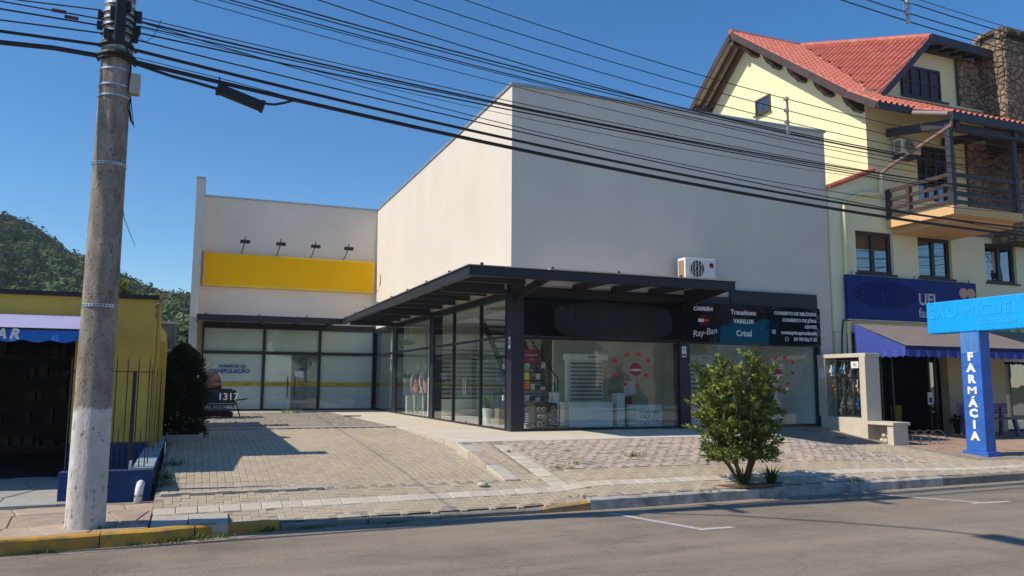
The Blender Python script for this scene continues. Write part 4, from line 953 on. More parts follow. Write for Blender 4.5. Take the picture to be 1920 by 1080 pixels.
# balcony
bal=MB().prism([(17.55,14.02,0),(20.1,14.02,0),(20.1,HY,0),(17.55,HY,0)],(0,0,5.36),(0,0,5.58)).build('balcony_slab',m_orange2,H,fix=True)
MB().prism([(17.75,14.25,5.358),(20.0,14.25,5.358),(20.0,HY,5.358),(17.75,HY,5.358)],(0,0,-.16),(0,0,0)).build('balcony_soffit',m_orange2,H,fix=True)
MB().box(17.58,17.72,14.04,14.18,5.58,7.74).build('balcony_post',m_woodn,H,bevel=.01); MB().box(19.92,20.06,14.04,14.18,5.58,7.74).build('balcony_post',m_woodn,H,bevel=.01)
for z,hh in ((6.36,.10),(6.1,.09),(5.86,.09),(5.66,.09)):
    MB().box(17.72,19.92,14.07,14.13,z,z+hh).build('railing_bar',m_woodn,H); MB().box(17.60,17.66,14.18,HY-.01,z,z+hh).build('railing_bar',m_wood,H)
MB().box(17.57,17.70,15.35,15.45,5.58,6.4).build('railing_post',m_wood,H); MB().box(17.57,17.70,16.02,16.13,5.58,6.42).build('railing_post',m_wood,H)
# balcony door
f=MB(); xs_=np.linspace(18.88,20.40,5)
for a,b in zip(xs_[:-1],xs_[1:]): f.box(a,a+.05,HY+.05,HY+.12,5.6,7.9).box(b-.05,b,HY+.05,HY+.12,5.6,7.9).box(a+.05,b-.05,HY+.05,HY+.12,5.6,6.3).box(a+.05,b-.05,HY+.05,HY+.12,7.82,7.9).box(a+.05,b-.05,HY+.06,HY+.11,7.0,7.06)
bd=f.build('balcony_door',m_woodn,H)
for a,b in zip(xs_[:-1],xs_[1:]): bx('pane',m_glassw,bd,a+.05,b-.05,HY+.085,HY+.095,6.3,7.82)
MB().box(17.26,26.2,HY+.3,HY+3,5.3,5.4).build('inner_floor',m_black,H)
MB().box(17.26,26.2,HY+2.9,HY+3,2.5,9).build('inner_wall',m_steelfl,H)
# windows
for (a,b,c,d) in W3:
    f=MB(); y=HY+.08
    f.box(a,b,y,y+.08,c,c+.09).box(a,b,y,y+.08,d-.11,d).box(a,a+.08,y,y+.08,c+.09,d-.11).box(b-.10,b,y,y+.08,c+.09,d-.11).box((a+b)/2-.06,(a+b)/2+.06,y-.01,y+.07,c+.09,d-.11)
    o=f.build('window',m_woodn,H,bevel=.006); mx_=(a+b)/2
    bx('pane',m_mirror if False else m_glassw,o,a+.08,mx_-.06,y+.03,y+.036,c+.09,d-.11); bx('pane',m_glassw,o,mx_+.06,b-.10,y+.045,y+.051,c+.09,d-.11)
    bx('sill',m_steelfl,o,a-.05,b+.08,HY-.05,HY+.079,c-.045,c-.001)
# chimney
m_ch=m_stone
def stone_face(name,parent,o,u,v,w_,h_,s,seed,keep=lambda a,b:True):
    o=Vector(o);u=Vector(u);v=Vector(v);n=u.cross(v); rng=random.Random(seed)
    for poly in voronoi(0,w_,0,h_,s,rng,gap=.03,sy=s*.9):
        cx=sum(p[0] for p in poly)/len(poly);cy=sum(p[1] for p in poly)/len(poly)
        if not keep(cx,cy): continue
        d=rng.uniform(.02,.05);k=len(poly);mb=MB()
        mb.v=[tuple(o+u*x+v*y-n*.01) for x,y in poly]+[tuple(o+u*x+v*y+n*d*.6) for x,y in poly]+[tuple(o+u*(cx+(x-cx)*.78)+v*(cy+(y-cy)*.78)+n*(d+rng.uniform(-.006,.006))) for x,y in poly]
        mb.f=[tuple(range(2*k,3*k))]+[(r*k+i,r*k+(i+1)%k,(r+1)*k+(i+1)%k,(r+1)*k+i) for r in (0,1) for i in range(k)]
        mb.build(name,m_ch,parent)
ch=MB().box(21.72,23.3,15.42,16.3,5.2,11.25).box(21.72,23.3,15.42,15.5,11.25,11.32).box(21.72,21.95,15.42,15.64,11.32,11.55).box(21.72,21.95,16.12,16.3,11.25,11.55).box(23.1,23.3,15.42,15.64,11.32,11.55).box(23.1,23.3,16.12,16.3,11.25,11.55).box(21.8,23.2,15.62,16.1,11.25,11.55).box(21.7,23.32,15.4,16.32,11.55,11.66).build('chimney',m_mortar,H)
stone_face('stone',ch,(21.72,16.3,8.7),(0,-1,0),(0,0,1),.88,2.6,.19,1); stone_face('stone',ch,(21.72,15.42,7.9),(1,0,0),(0,0,1),1.1,3.4,.21,2)
stone_face('stone',ch,(21.72,15.42,5.2),(1,0,0),(0,0,1),1.1,2.6,.24,3); stone_face('stone',ch,(21.72,16.14,5.2),(0,-1,0),(0,0,1),.72,2.6,.24,4)
for z0_ in (11.58,): stone_face('stone',ch,(21.70,16.32,11.3),(0,-1,0),(0,0,1),.9,.36,.16,9,keep=lambda a,b:b>.27 or a<.16 or a>.74); stone_face('stone',ch,(21.72,15.40,11.3),(1,0,0),(0,0,1),1.1,.36,.16,10,keep=lambda a,b:b>.27 or a<.16)
sp=MB().box(20.8,21.7,16.08,16.139,5.4,8.2).box(20.8,21.71,16.2,16.29,8.9,10.85).build('stone_panel',m_mortar,H)
stone_face('stone',sp,(20.8,16.08,5.4),(1,0,0),(0,0,1),.9,2.8,.26,5); stone_face('stone',sp,(20.8,16.2,8.95),(1,0,0),(0,0,1),.9,1.85,.21,6)
# house services
t=split_ac(17.85,15.72,7.42,.70,.3,.46,'white air conditioner unit bracketed to the balcony wall',logo=False)
MB().box(17.9,18.5,15.75,16.13,7.36,7.419).build('wall_bracket',m_black,t)
pp=M('brown_pipe',(.26,.17,.15),rough=.5)
MB().tube([(17.6,13.95,7.85),(17.6,13.98,7.65),(17.45,15.9,7.0),(17.35,16.06,6.85)],.05,8).build('rain_pipe',pp,H); MB().tube([(17.35,16.06,6.85),(17.35,16.06,6.3)],.055,8).build('rain_pipe',m_hyel,H)
MB().tube([(17.33,16.06,6.3),(16.6,16.07,6.25),(16.0,16.07,5.95),(15.98,16.07,5.7),(15.98,16.07,.0)],.05,8).build('drain_pipe',m_hyel,H)
MB().tube([(15.72,16.1,1.6),(15.72,16.05,2.4),(15.78,16.05,2.75),(15.98,16.03,2.75)],.022,6).build('cable_conduit',m_black,H)
# ---------------- pharmacy sign on wall
m_blue=M('navy_sign',(.004,.026,.20),(.0035,.022,.17),scale=2,rough=.5,spec=.2); m_blue2=M('navy_sign_patch',(.005,.015,.145),scale=2,rough=.55,spec=.15); m_bluegh=M('faded_navy_lettering',(.012,.026,.19),rough=.5,spec=.2); m_palet=M('pale_lettering',(.55,.55,.62),rough=.5)
S4=thing('pharmacy_sign','wide navy blue wall sign with partly hidden white lettering under the house windows','sign',(18.3,16.0,2.8))
MB().box(15.90,20.70,15.98,16.1,2.79,3.97).build('board',m_blue,S4,bevel=.015); MB().box(15.87,20.73,16.0,16.12,2.76,2.785).build('edge_strip',m_metalcap,S4)
mb=MB().prism([(17.25+1.12*math.cos(a),15.975,3.48+.38*math.sin(a)) for a in np.linspace(0,6.283,40,endpoint=False)],(0,-.002,0),(0,.002,0)); mb.build('cover_patch',m_blue2,S4,fix=True)
text('lettering','SÃO MIG',.45,(16.05,15.968,3.42),FRONT,m_bluegh,S4,'LEFT',bold=0); text('lettering','UEL',.45,(18.42,15.968,3.40),FRONT,m_palet,S4,'LEFT',bold=.012); text('lettering','farmácias',.36,(18.4,15.968,3.02),FRONT,m_palet,S4,'LEFT',bold=.006)
for dx in (-.15,.15): MB().prism([(20.32+dx+.17*math.cos(a),15.97,3.66+.15*math.sin(a)) for a in np.linspace(0,6.283,20,endpoint=False)],(0,-.003-.001*(dx>0),0),(0,.003,0)).build('heart_emblem',M('salmon',(.65,.38,.30),rough=.5),S4,fix=True)
for x in (16.05,17.15,18.3,19.4,20.4): MB().tube([(x,15.99,3.96),(x,15.95,4.05)],.012,5).build('fixing_pin',m_black,S4)
# ---------------- awning of the pharmacy
m_awnt=M('taupe_canvas',(.24,.205,.19),(.2,.17,.16),scale=3,rough=.9); m_awnb=M('indigo_canvas',(.045,.078,.37),(.038,.064,.31),scale=4,rough=.9); m_awnd=M('navy_canvas',(.014,.022,.12),scale=4,rough=.9)
A2=thing('awning','taupe and indigo canvas awning over the pharmacy entrance','awning',(19,15,1.7))
xa,xb=16.02,26; zt,zf,zv=2.66,2.02,1.74; yw,yf=15.93,14.34
MB().add([(xa,yw,zt),(21.25,yw,zt),(xb,yf,zf),(xa,yf,zf)],[(0,3,2,1)]).build('canvas_top',m_awnt,A2)
MB().add([(xa-.005,yw,zt-.02),(xa-.005,yf,zf-.02),(xa-.005,yf,zv+.18),(xa-.005,yw,zv+.18)],[(0,1,2,3)]).build('side_panel',m_awnb,A2)
MB().add([(xa,yf-.005,zf),(xb,yf-.005,zf),(xb,yf-.005,zv+.17),(xa,yf-.005,zv+.17)],[(0,3,2,1)]).build('front_band',m_awnd,A2)
def valance(p0,p1,ztop,drop,n,mat,parent,out):
    mb=MB(); p0=Vector(p0);p1=Vector(p1); m_=n*6
    for k in range(m_+1):
        p=p0+(p1-p0)*(k/m_); s=.5-.5*math.cos(2*math.pi*k/6); o=Vector(out)*(.03*math.sin(k*.7))
        mb.v+=[(p.x,p.y,ztop),(p.x+o.x,p.y+o.y,ztop-drop-.035*s)]
    mb.f=[(2*k,2*k+1,2*k+3,2*k+2) for k in range(m_)]; return mb.build('valance',mat,parent)
valance((xa,yf-.01,0),(xb,yf-.01,0),zv+.18,.15,44,m_awnb,A2,(0,-1,0)); valance((xa-.01,yw,0),(xa-.01,yf-.01,0),zv+.18,.15,8,m_awnb,A2,(-1,0,0))
for x in (17.9,20.4): MB().bar((x,yw,2.5),(x,yf+.05,1.98),.04,.04).build('support_arm',m_black,A2)
# ---------------- pharmacy ground floor
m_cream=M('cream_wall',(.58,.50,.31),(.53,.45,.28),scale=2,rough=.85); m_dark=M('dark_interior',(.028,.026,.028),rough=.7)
MB().box(15.6,15.95,16.14,16.4,-.3,2.44).build('ground_floor_pier',m_hgreen,H)
a0=[(19.56,1.9),(19.56,1.55),(19.50,1.3),(19.50,-.28),(21.2,-.28),(21.2,1.9)]
ac=MB(); pts=[(19.20,2.44)]+[(19.20+.38*math.sin(a),2.44-.95+.95*math.cos(a)) for a in np.linspace(.15,math.pi/2,8)]+[(19.60,-.26),(21.85,-.26),(21.85,2.44)]
ac.prism([(x,0,z) for x,z in pts],(0,16.14,0),(0,16.4,0)); ac.build('arched_pier',m_cream,H,fix=True)
MB().box(22.0,26.5,16.14,16.3,2.2,2.44).build('lintel',m_cream,H)
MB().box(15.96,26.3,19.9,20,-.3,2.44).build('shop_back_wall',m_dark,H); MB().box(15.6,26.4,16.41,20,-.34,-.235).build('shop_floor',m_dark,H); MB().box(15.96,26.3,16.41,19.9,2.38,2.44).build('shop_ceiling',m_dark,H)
f=MB()
for x in (15.97,17.15,17.55,18.9,19.15): f.box(x,x+.06,16.2,16.27,-.23,2.38)
f.box(15.97,19.21,16.21,16.26,1.98,2.04); pf=f.build('entrance_frame',m_black,H)
for a,b in ((16.03,17.15),(18.96,19.15)): bx('pane',m_glassw,pf,a,b,16.23,16.237,-.22,1.98)
f=MB(); f.box(21.86,26.4,16.2,16.27,-.2,.1).box(21.86,26.4,16.2,16.27,1.75,1.85)
for x in (21.86,23.2,24.6): f.box(x,x+.05,16.2,16.27,.1,1.75)
o=f.build('shop_window',m_chrome,H); bx('pane',m_glassw,o,21.91,26.4,16.23,16.237,.1,1.75)
sh=thing('medicine_shelves','dark shelves of small boxes inside the pharmacy entrance','shelves',(18.0,18.2,-.23)); m_shelf=M('shelf_edge',(.22,.22,.22),rough=.5)
MB().box(17.2,19.4,18.5,18.55,-.23,2.2).build('back_panel',m_dark,sh)
for k in range(9):
    z=-.05+k*.24; bx('shelf',m_shelf,sh,17.2,19.4,18.2,18.49,z,z+.02); mb=MB()
    for q in range(26): mb.box(17.22+q*.083,17.29+q*.083,18.27,18.45,z+.021,z+.06+random.uniform(.03,.12))
    stuff(mb.build('medicine_boxes',M('carton%d'%k,(.10+.03*(k%3),.10,.12),(.04,.04,.06),scale=25,rough=.6,island=.5),sh))
t=thing('yellow_bin','narrow yellow bin standing in the pharmacy doorway','bin',(18.4,16.9,-.23)); MB().lathe([(.16,0),(.2,.7),(.21,.72),(.19,.72)],(18.4,16.9,-.23),4).build('body',M('bin_yellow',(.42,.33,.03),rough=.6),t)
t=thing('door_notice','small white notice with a blue square on the dark pharmacy door','notice',(18.87,16.1,.55)); bx('card',m_txtw,t,18.78,18.98,16.16,16.166,.52,.86); bx('print',m_blue,t,18.83,18.93,16.155,16.16,.58,.72)
t=thing('red_display','red and white card display just inside the pharmacy window','display',(16.9,16.8,-.2)); bx('card',M('red_orange_card',(.45,.06,.03),rough=.5),t,16.75,17.05,16.8,16.83,.45,.85); bx('card',m_crim,t,16.5,17.1,16.85,16.88,-.1,.42); bx('post',m_black,t,16.85,16.9,16.84,16.86,-.235,.9)
t=thing('switch_plate','small white framed plate inside the pharmacy window','plate',(16.6,16.5,1.1)); bx('frame',m_txtw,t,16.52,16.72,16.5,16.51,1.1,1.24); bx('panel',m_black,t,16.54,16.70,16.495,16.499,1.12,1.22)
# green striped banner far right
t=thing('striped_banner','green banner with cream stripes behind the pharmacy awning','banner',(23,15.9,2.2)); bx('cloth',M('banner_green',(.05,.38,.08),rough=.7),t,21.15,26,16.05,16.07,1.95,2.86)
for k in range(9): bx('stripe',M('banner_cream',(.7,.55,.42),rough=.7) if k==0 else bpy.data.materials['banner_cream'],t,21.25+k*.42,21.45+k*.42,16.043,16.049,2.62,2.86)
text('lettering','Vinhos',.2,(22.45,16.04,2.3),FRONT,m_txtw,t,'CENTER',shear=.3)
# ---------------- display case wall at the end of the shop
dc=thing('display_case_wall','cream masonry display case full of hanging goods beside the shop','display case',(15.1,15.2,-.2))
m_dc=M('cream_render',(.62,.56,.47),(.56,.50,.42),scale=3,rough=.85,bump=.12,bscale=90,big=.06)
MB().box(14.9,15.36,14.52,16.12,1.72,1.82).build('top_slab',m_dc,dc,bevel=.01); MB().box(14.9,15.36,14.54,14.72,-.5,1.719).build('end_panel',m_dc,dc,bevel=.008)
MB().box(14.9,15.36,14.721,16.05,-.5,.26).build('base',m_dc,dc,bevel=.008); MB().box(15.28,15.35,14.721,16.12,.261,1.719).build('back_panel',m_dark,dc)
MB().box(14.92,15.36,15.86,16.12,.261,1.719).build('inner_panel',m_dc,dc)
for y in (14.74,15.02,15.30,15.58,15.85): MB().tube([(14.96,y,.27),(14.96,y,1.66)],.007,5).build('rack_wire',m_chrome,dc)
for z in (.30,.72,1.19,1.655): MB().tube([(14.96,14.74,z),(14.96,15.85,z)],.007,5).build('rack_wire',m_chrome,dc)
bx('pane',m_glassx,dc,14.935,14.94,14.73,15.85,.265,1.66)
m_gbx0=M('grey_goods',(.2,.2,.22),rough=.4); rr=random.Random(5); gm=[m_chrome,m_txtw,m_chrome,m_black,m_chrome,m_gbx0,M('orange_goods',(.5,.15,.03),rough=.5),M('sky_goods',(.03,.25,.6),rough=.5),m_chrome,m_txtw,m_gbx0,m_red]; 
for i in range(4):
    for j in range(3):
        for q in range(3):
            y=14.80+i*.28+q*.08+rr.uniform(-.01,.01); z=.42+j*.46+rr.uniform(-.06,.2); s=rr.uniform(.025,.05)
            MB().box(15.06,15.075,y-s*.45,y+s*.45,z-.13,z+.16).box(15.03,15.06,y-s*.9,y+s*.9,z-s,z+s).build('hanging_watch',gm[rr.randrange(11)],dc)
bx('price_card',m_txtw,dc,14.925,14.93,14.76,15.0,1.46,1.62); text('lettering','121',.09,(14.92,14.88,1.54),LEFTF,m_black,dc,'CENTER')
bx('meter_box',m_white,dc,14.86,14.899,15.9,16.0,1.2,1.46)
bn=thing('stone_bench','low cream masonry bench with an open niche at the end of the display case','bench',(15.1,14.1,-.5))
MB().box(14.9,15.36,13.80,13.97,-.6,.125).build('leg',m_dc,bn,bevel=.008); MB().box(14.86,15.40,13.76,14.539,.126,.20).build('seat',m_dc,bn,bevel=.01); MB().box(15.25,15.36,13.971,14.539,-.6,.125).build('back_panel',m_dc,bn)
fw=thing('stone_pile','small pile of pale round stones inside the bench niche','stones',(15.08,14.15,-.3)); mw=M('pale_stone',(.62,.56,.46),(.45,.38,.3),scale=9,rough=.9,bump=.4)  # pale round stones heaped in the bench niche
for (y,z,r) in ((14.08,-.25,.06),(14.20,-.25,.065),(14.32,-.24,.055),(14.12,-.14,.055),(14.25,-.13,.06),(14.17,-.03,.05),(14.06,-.06,.04)): MB().lathe([(r*.3,-r),(r*.85,-r*.5),(r,0),(r*.8,r*.6),(r*.2,r)],(15.1,y,z),9).build('stone',mw,fw,smooth=True)
for (x,y,r,lab) in ((14.25,14.75,.13,'dark round drain cover in the paving in front of the bench'),):
    tag(MB().lathe([(r,-.03),(r,.004),(r*.9,.008)],(x,y,gr(x,y)),18).build('drain_cover',m_black),lab,'drain cover')
tag(MB().lathe([(.24,-.04),(.24,.004),(.2,.008)],(14.1,15.55,gr(14.1,15.55)+.01),22).build('manhole_cover',m_kplain),'large dull manhole cover at the foot of the end pier','manhole cover')
# bike rack
br=thing('bicycle_rack','low bent steel bicycle rack on the red paving behind the bench','bicycle rack',(16.3,14.0,-.3))
for k in range(4):
    x=15.75+k*.28; z0_=gr(16,14); mb=MB().tube([(x,13.8,z0_),(x,13.82,z0_+.15),(x,13.95,z0_+.28),(x,14.1,z0_+.30),(x,14.25,z0_+.2),(x,14.32,z0_)],.012,6); mb.build('hoop',m_chrome,br)
MB().tube([(15.7,13.85,gr(16,14)+.06),(16.65,13.85,gr(16,14)+.06)],.012,6).build('rail',m_chrome,br)
# totem
tb=M('totem_blue',(.035,.16,.60),(.028,.125,.48),scale=2.2,rough=.5,streak=.22,big=.12,bump=.1,bscale=40); tbw=M('totem_wear',(.10,.26,.55),(.05,.17,.5),scale=5,rough=.6,stretch=(1,1,.25)); tcy=M('cyan_sign',(.0,.38,.92),(.0,.35,.86),scale=2,rough=.5,streak=.10,big=.05)
TT=thing('pharmacy_totem','blue pillar sign with white vertical lettering under a cyan sign box','totem',(15.7,12.3,-.42))
zb=-.43
MB().box(15.62,15.92,12.06,12.53,zb+.09,2.22).build('pillar',tb,TT,bevel=.008); MB().box(15.58,15.96,12.0,12.60,zb-.05,zb+.09).build('base_plate',tb,TT,bevel=.01)
MB().box(15.612,15.618,12.08,12.51,1.75,2.2).build('worn_patch',tbw,TT)
for k,c in enumerate('FARMÁCIA'): text('lettering',c,.235,(15.612,12.30,1.67-k*.243-(.02 if c=='Á' else 0)),LEFTF,m_txtw,TT,'CENTER',bold=(0 if c=='M' else .015),sx=(1.3 if c=='M' else 1.15))
for k in (-1,1): text('lettering','M',.235,(15.6105-.0006*k,12.30+.009*k,1.67-3*.243),LEFTF,m_txtw,TT,'CENTER',sx=1.3)
MB().box(15.60,15.94,11.0,13.33,2.222,2.935).build('sign_box',tcy,TT,bevel=.02)
for q in (2.26,2.90): MB().tube([(15.597,11.2,q),(15.60,11.2,q)],.012,8).build('rivet',m_chrome,TT)
for y_ in (12.15,13.2,12.7,11.7): 
    for q in (2.25,2.905): MB().tube([(15.594,y_,q),(15.601,y_,q)],.010,8).build('rivet',m_chrome,TT)
for z_ in (.55,1.45): MB().box(15.6175,15.6195,12.07,12.52,z_,z_+.006).build('panel_seam',m_blue,TT)
tg=M('faded_cyan_lettering',(.02,.44,.93),rough=.5)
text('lettering','SÃO MIGUEL',.34,(15.595,13.25,2.66),LEFTF,tg,TT,'LEFT',bold=0,space=1.15); text('lettering','farmácias',.22,(15.595,12.0,2.43),LEFTF,tg,TT,'LEFT',bold=.004)
# purple table and plants
m_pur=M('purple_paint',(.16,.10,.22),(.12,.075,.17),scale=5,rough=.6)
pt=thing('picnic_bench','purple painted wooden bench under the pharmacy awning','bench',(19.4,14.9,-.27)); z0_=-.28
for k in range(3): MB().box(18.75,20.6,14.75+k*.15,14.88+k*.15,.16,.20).build('seat_slat',m_pur,pt)
for k in range(2): MB().bar((18.75,15.22,.36+k*.16),(20.6,15.22,.36+k*.16),.03,.13,).build('back_slat',m_pur,pt)
for x in (18.9,20.35):
    MB().bar((x,14.75,z0_),(x,14.85,.16),.09,.09).build('leg',m_pur,pt); MB().bar((x,15.25,z0_),(x,15.2,.5),.09,.07).build('leg',m_pur,pt)
for (x,y,h,lab) in ((19.9,15.65,.95,'leafy shrub in a dark pot behind the purple bench'),(19.55,15.85,.55,'low dark potted shrub at the foot of the arched pier')):
    t=thing('potted_shrub',lab,'plant',(x,y,-.27)); MB().lathe([(.12,0),(.17,.3),(.15,.3),(.14,.26)],(x,y,-.27),12).build('pot',m_black,t)
    n=260; P_=np.array([x,y,-.27+h*.62])+unit(n)*np.array([.22,.22,h*.34])*np.random.rand(n,1)**.4; V,F=leaves(P_,unit(n)+[0,0,.3],unit(n),.09,.045); npmesh('leaves',V,F,m_leafd if h<.8 else m_leaf,t); MB().tube([(x,y,0),(x+.02,y,-.27+h*.6)],.015,5).build('stem',m_bark,t)
# ================================================================== yellow shop on the left
m_sy=M('mustard_paint',(.66,.475,.085),(.58,.415,.072),scale=1.5,rough=.85,bump=.18,bscale=60,big=.14,streak=.14); m_sb=M('royal_blue_paint',(.016,.065,.235),(.010,.042,.15),scale=4,rough=.85,bump=.3,bscale=50,big=.3,streak=.2); m_sbl=M('pale_blue_worn_paint',(.30,.42,.52),(.16,.22,.27),scale=6,rough=.9,bump=.3)
Y=thing('yellow_shop','low mustard yellow shop with a blue awning and dark open front behind the pole','shop',(-3,14,-.43))
MB().box(-9,-.68,14.0,14.2,1.75,2.36).build('parapet_wall',m_sy,Y); MB().box(-1.78,-.68,14.0,14.2,.075,1.749).build('front_pier',m_sy,Y); MB().box(-1.78,-.68,13.99,14.2,-.6,.074).build('blue_dado',m_sb,Y)
MB().box(-9.05,-.62,13.93,14.25,2.361,2.43).build('parapet_cap',m_black,Y)
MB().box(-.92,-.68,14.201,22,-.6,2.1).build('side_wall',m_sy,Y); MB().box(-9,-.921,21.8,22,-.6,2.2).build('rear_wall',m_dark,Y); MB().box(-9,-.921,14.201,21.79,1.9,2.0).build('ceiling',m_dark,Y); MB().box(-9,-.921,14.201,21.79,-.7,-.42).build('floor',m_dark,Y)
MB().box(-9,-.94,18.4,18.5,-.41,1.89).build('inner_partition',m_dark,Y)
for x in (-.64,): MB().tube([(-.62,14.1,2.3),(-.60,14.1,-.1)],.035,8).build('downpipe',m_sy,Y)
MB().box(-.70,-.52,15.4,15.65,-.2,1.75).build('buttress',m_sy,Y)
t=thing('stock_shelf','dim shelves of goods inside the dark yellow shop','shelves',(-3.4,17.5,-.42))
for k in range(5):
    z=-.2+k*.42; bx('shelf',m_shelf if k==9 else m_dark,t,-5.5,-2.2,17.2,17.7,z,z+.03)
    mb=MB()
    for q in range(18):
        if random.random()<.6: mb.box(-5.4+q*.175,-5.33+q*.175+random.uniform(0,.09),17.3,17.5,z+.031,z+.08+random.uniform(.02,.24))
    stuff(mb.build('goods',M('stock%d'%k,(.022,.016,.013),(.008,.008,.01),scale=14,rough=.6,island=.5),t))
m_awl=M('lavender_canvas',(.38,.38,.62),(.34,.34,.56),scale=3,rough=.85); m_awbl=M('bright_blue_canvas',(.018,.17,.62),(.015,.145,.55),scale=3,rough=.85)
A1=thing('awning','blue scalloped awning with a white letter on the yellow shop','awning',(-3.5,13.3,1.6))
MB().add([(-9,13.98,2.06),(-1.60,13.98,2.06),(-1.60,12.72,1.77),(-9,12.72,1.77)],[(0,3,2,1)]).build('canvas_top',m_awl,A1)
MB().bar((-9,12.72,1.765),(-1.60,12.72,1.765),.03,.03).build('front_tube',m_black,A1)
valance((-9,12.71,0),(-1.60,12.71,0),1.75,.14,22,m_awbl,A1,(0,-1,0)); MB().add([(-1.60,13.98,2.05),(-1.60,12.72,1.76),(-1.60,12.72,1.61),(-1.60,13.98,1.61)],[(0,1,2,3)]).build('side_panel',m_awbl,A1)
text('lettering','R',.19,(-2.37,12.66,1.68),FRONT,m_txtw,A1,'CENTER',bold=.009,shear=.25); text('lettering','A',.19,(-2.53,12.66,1.68),FRONT,m_txtw,A1,'CENTER',bold=.008,shear=.25)
# plinth + fence
pl=thing('plinth_wall','low royal blue plinth wall with a worn pale blue top under the iron fence','wall',(-.9,11.6,-.5))
MB().box(-1.55,-.70,11.5,11.72,-.75,-.10).build('front_wall',m_sb,pl,bevel=.006); MB().prism([(0,11.5,-.75),(0,16.2,-.4),(0,16.2,.02),(0,11.5,-.10)],(-.70,0,0),(-.48,0,0)).build('return_wall',m_sb,pl,fix=True)
MB().prism([(0,11.49,-.10),(0,16.2,.021),(0,16.2,.05),(0,11.49,-.07)],(-.715,0,0),(-.465,0,0)).build('worn_cap',m_sbl,pl,fix=True)
dp=thing('drain_spout','short white plastic drain pipe sticking out of the blue plinth','pipe',(-.62,11.45,-.45)); MB().tube([(-.60,11.6,-.28),(-.60,11.44,-.27),(-.61,11.40,-.33),(-.62,11.39,-.52)],.05,10).build('pipe',m_white,dp,smooth=True); MB().tube([(-.62,11.39,-.40),(-.62,11.39,-.42)],.058,10).build('clamp',m_chrome,dp)
m_iron=M('black_iron',(.014,.014,.016),rough=.5,scale=8)
fn=thing('iron_fence','black iron fence of pointed bars in front of the mustard wall','fence',(-.9,11.62,-.1))
for k in range(8):
    x=-1.5+k*.131; MB().tube([(x,11.62,-.1),(x,11.62,1.30),(x,11.62,1.37)],[.008,.008,.002],6).build('bar',m_iron,fn)
    if k<7: MB().tube([(x+.065,11.62,-.1),(x+.065,11.62,.36),(x+.065,11.62,.42)],[.007,.007,.002],6).build('short_bar',m_iron,fn)
for z in (1.17,.25): MB().box(-1.55,-.53,11.61,11.63,z-.006,z+.006).build('rail',m_iron,fn)
MB().box(-.78,-.735,11.6,11.65,-.3,1.18).build('post',m_iron,fn)
for k in range(3): y=11.9+k*1.5; MB().tube([(-.56,y,-.06),(-.56,y,1.2),(-.56,y,1.27)],[.008,.008,.002],6).build('bar',m_iron,fn)

tag(MB().bar((-.77,11.57,-.35),(-.74,11.57,.02),.035,.015,up=(0,1,0)).build('metal_strip',m_white),'short white metal strip hanging from the fence post','strip')
gb=thing('service_box','grey metal box with a pale lid on a bracket behind the yellow shop','box',(-.6,20.2,1.7)); m_gbx=M('weathered_grey',(.22,.23,.24),(.12,.11,.10),scale=5,rough=.8)
MB().box(-.85,-.5,20,20.6,1.80,2.37).build('body',m_gbx,gb); MB().box(-.95,-.44,19.9,20.7,2.37,2.43).build('lid',m_concrete,gb); MB().box(-.85,-.46,20,20.6,1.70,1.79).build('shelf',m_concrete,gb); MB().bar((-.6,20.3,1.7),(-.72,20.3,1.2),.05,.05).build('strut',m_white,gb); MB().box(-.9,-.8,19.95,20.9,-.3,1.70).build('stand',m_concrete,gb)
# ================================================================== address sign 1317
ad=thing('address_sign','black street number sign 1317 with a copper dome on a low wooden frame','sign',(.6,24.8,0))
m_cop=M('aged_copper',(.20,.12,.09),(.11,.07,.06),scale=4,rough=.35,metal=.6); m_brn=M('dark_red_wood',(.10,.05,.035),rough=.7)
MB().prism([(-.35,24.7,.42),(1.10,24.7,.42),(1.10,24.78,.80),(-.35,24.78,.80)],(0,0,0),(0,.06,0)).build('board',m_black,ad,fix=True)
MB().prism([(-.35,24.62,.20),(1.10,24.62,.20),(1.10,24.69,.40),(-.35,24.69,.40)],(0,0,0),(0,.06,0)).build('lower_board',M('dull_bronze',(.12,.095,.08),rough=.5,metal=.4),ad,fix=True)
MB().box(-.35,1.10,24.66,24.70,.402,.418).build('trim_strip',m_chrome,ad)
MB().lathe([(.44,0),(.44,.12),(.43,.13),(.42,.22),(.37,.36),(.28,.47),(.16,.54),(.02,.56)],(.28,25.25,.83),28).build('dome',m_cop,ad,smooth=True)
MB().box(-.3,1.0,24.85,25.5,.80,.83).build('top_plate',m_brn,ad); MB().box(-.3,1.05,24.8,25.5,.03,.15).build('frame',m_brn,ad); MB().box(-.28,.98,24.85,25.45,.15,.80).build('cabinet',m_black,ad)
MB().tube([(1.1,25,.5),(1.3,25,.52),(1.45,25,.54)],.02,6).build('lever',m_black,ad); MB().tube([(1.12,24.9,.45),(1.25,24.9,.02)],.02,6).build('prop',m_black,ad); MB().tube([(.2,25.25,1.38),(.42,25.2,1.62)],.02,6).build('tap',m_black,ad)
text('lettering','1317',.29,(.60,24.70,.60),(R(78),0,0),m_txtw,ad,'LEFT',bold=.004); text('lettering','COMERCIAL AQUARIUS',.135,(-.30,24.63,.30),(R(72),0,0),m_palet,ad,'LEFT')
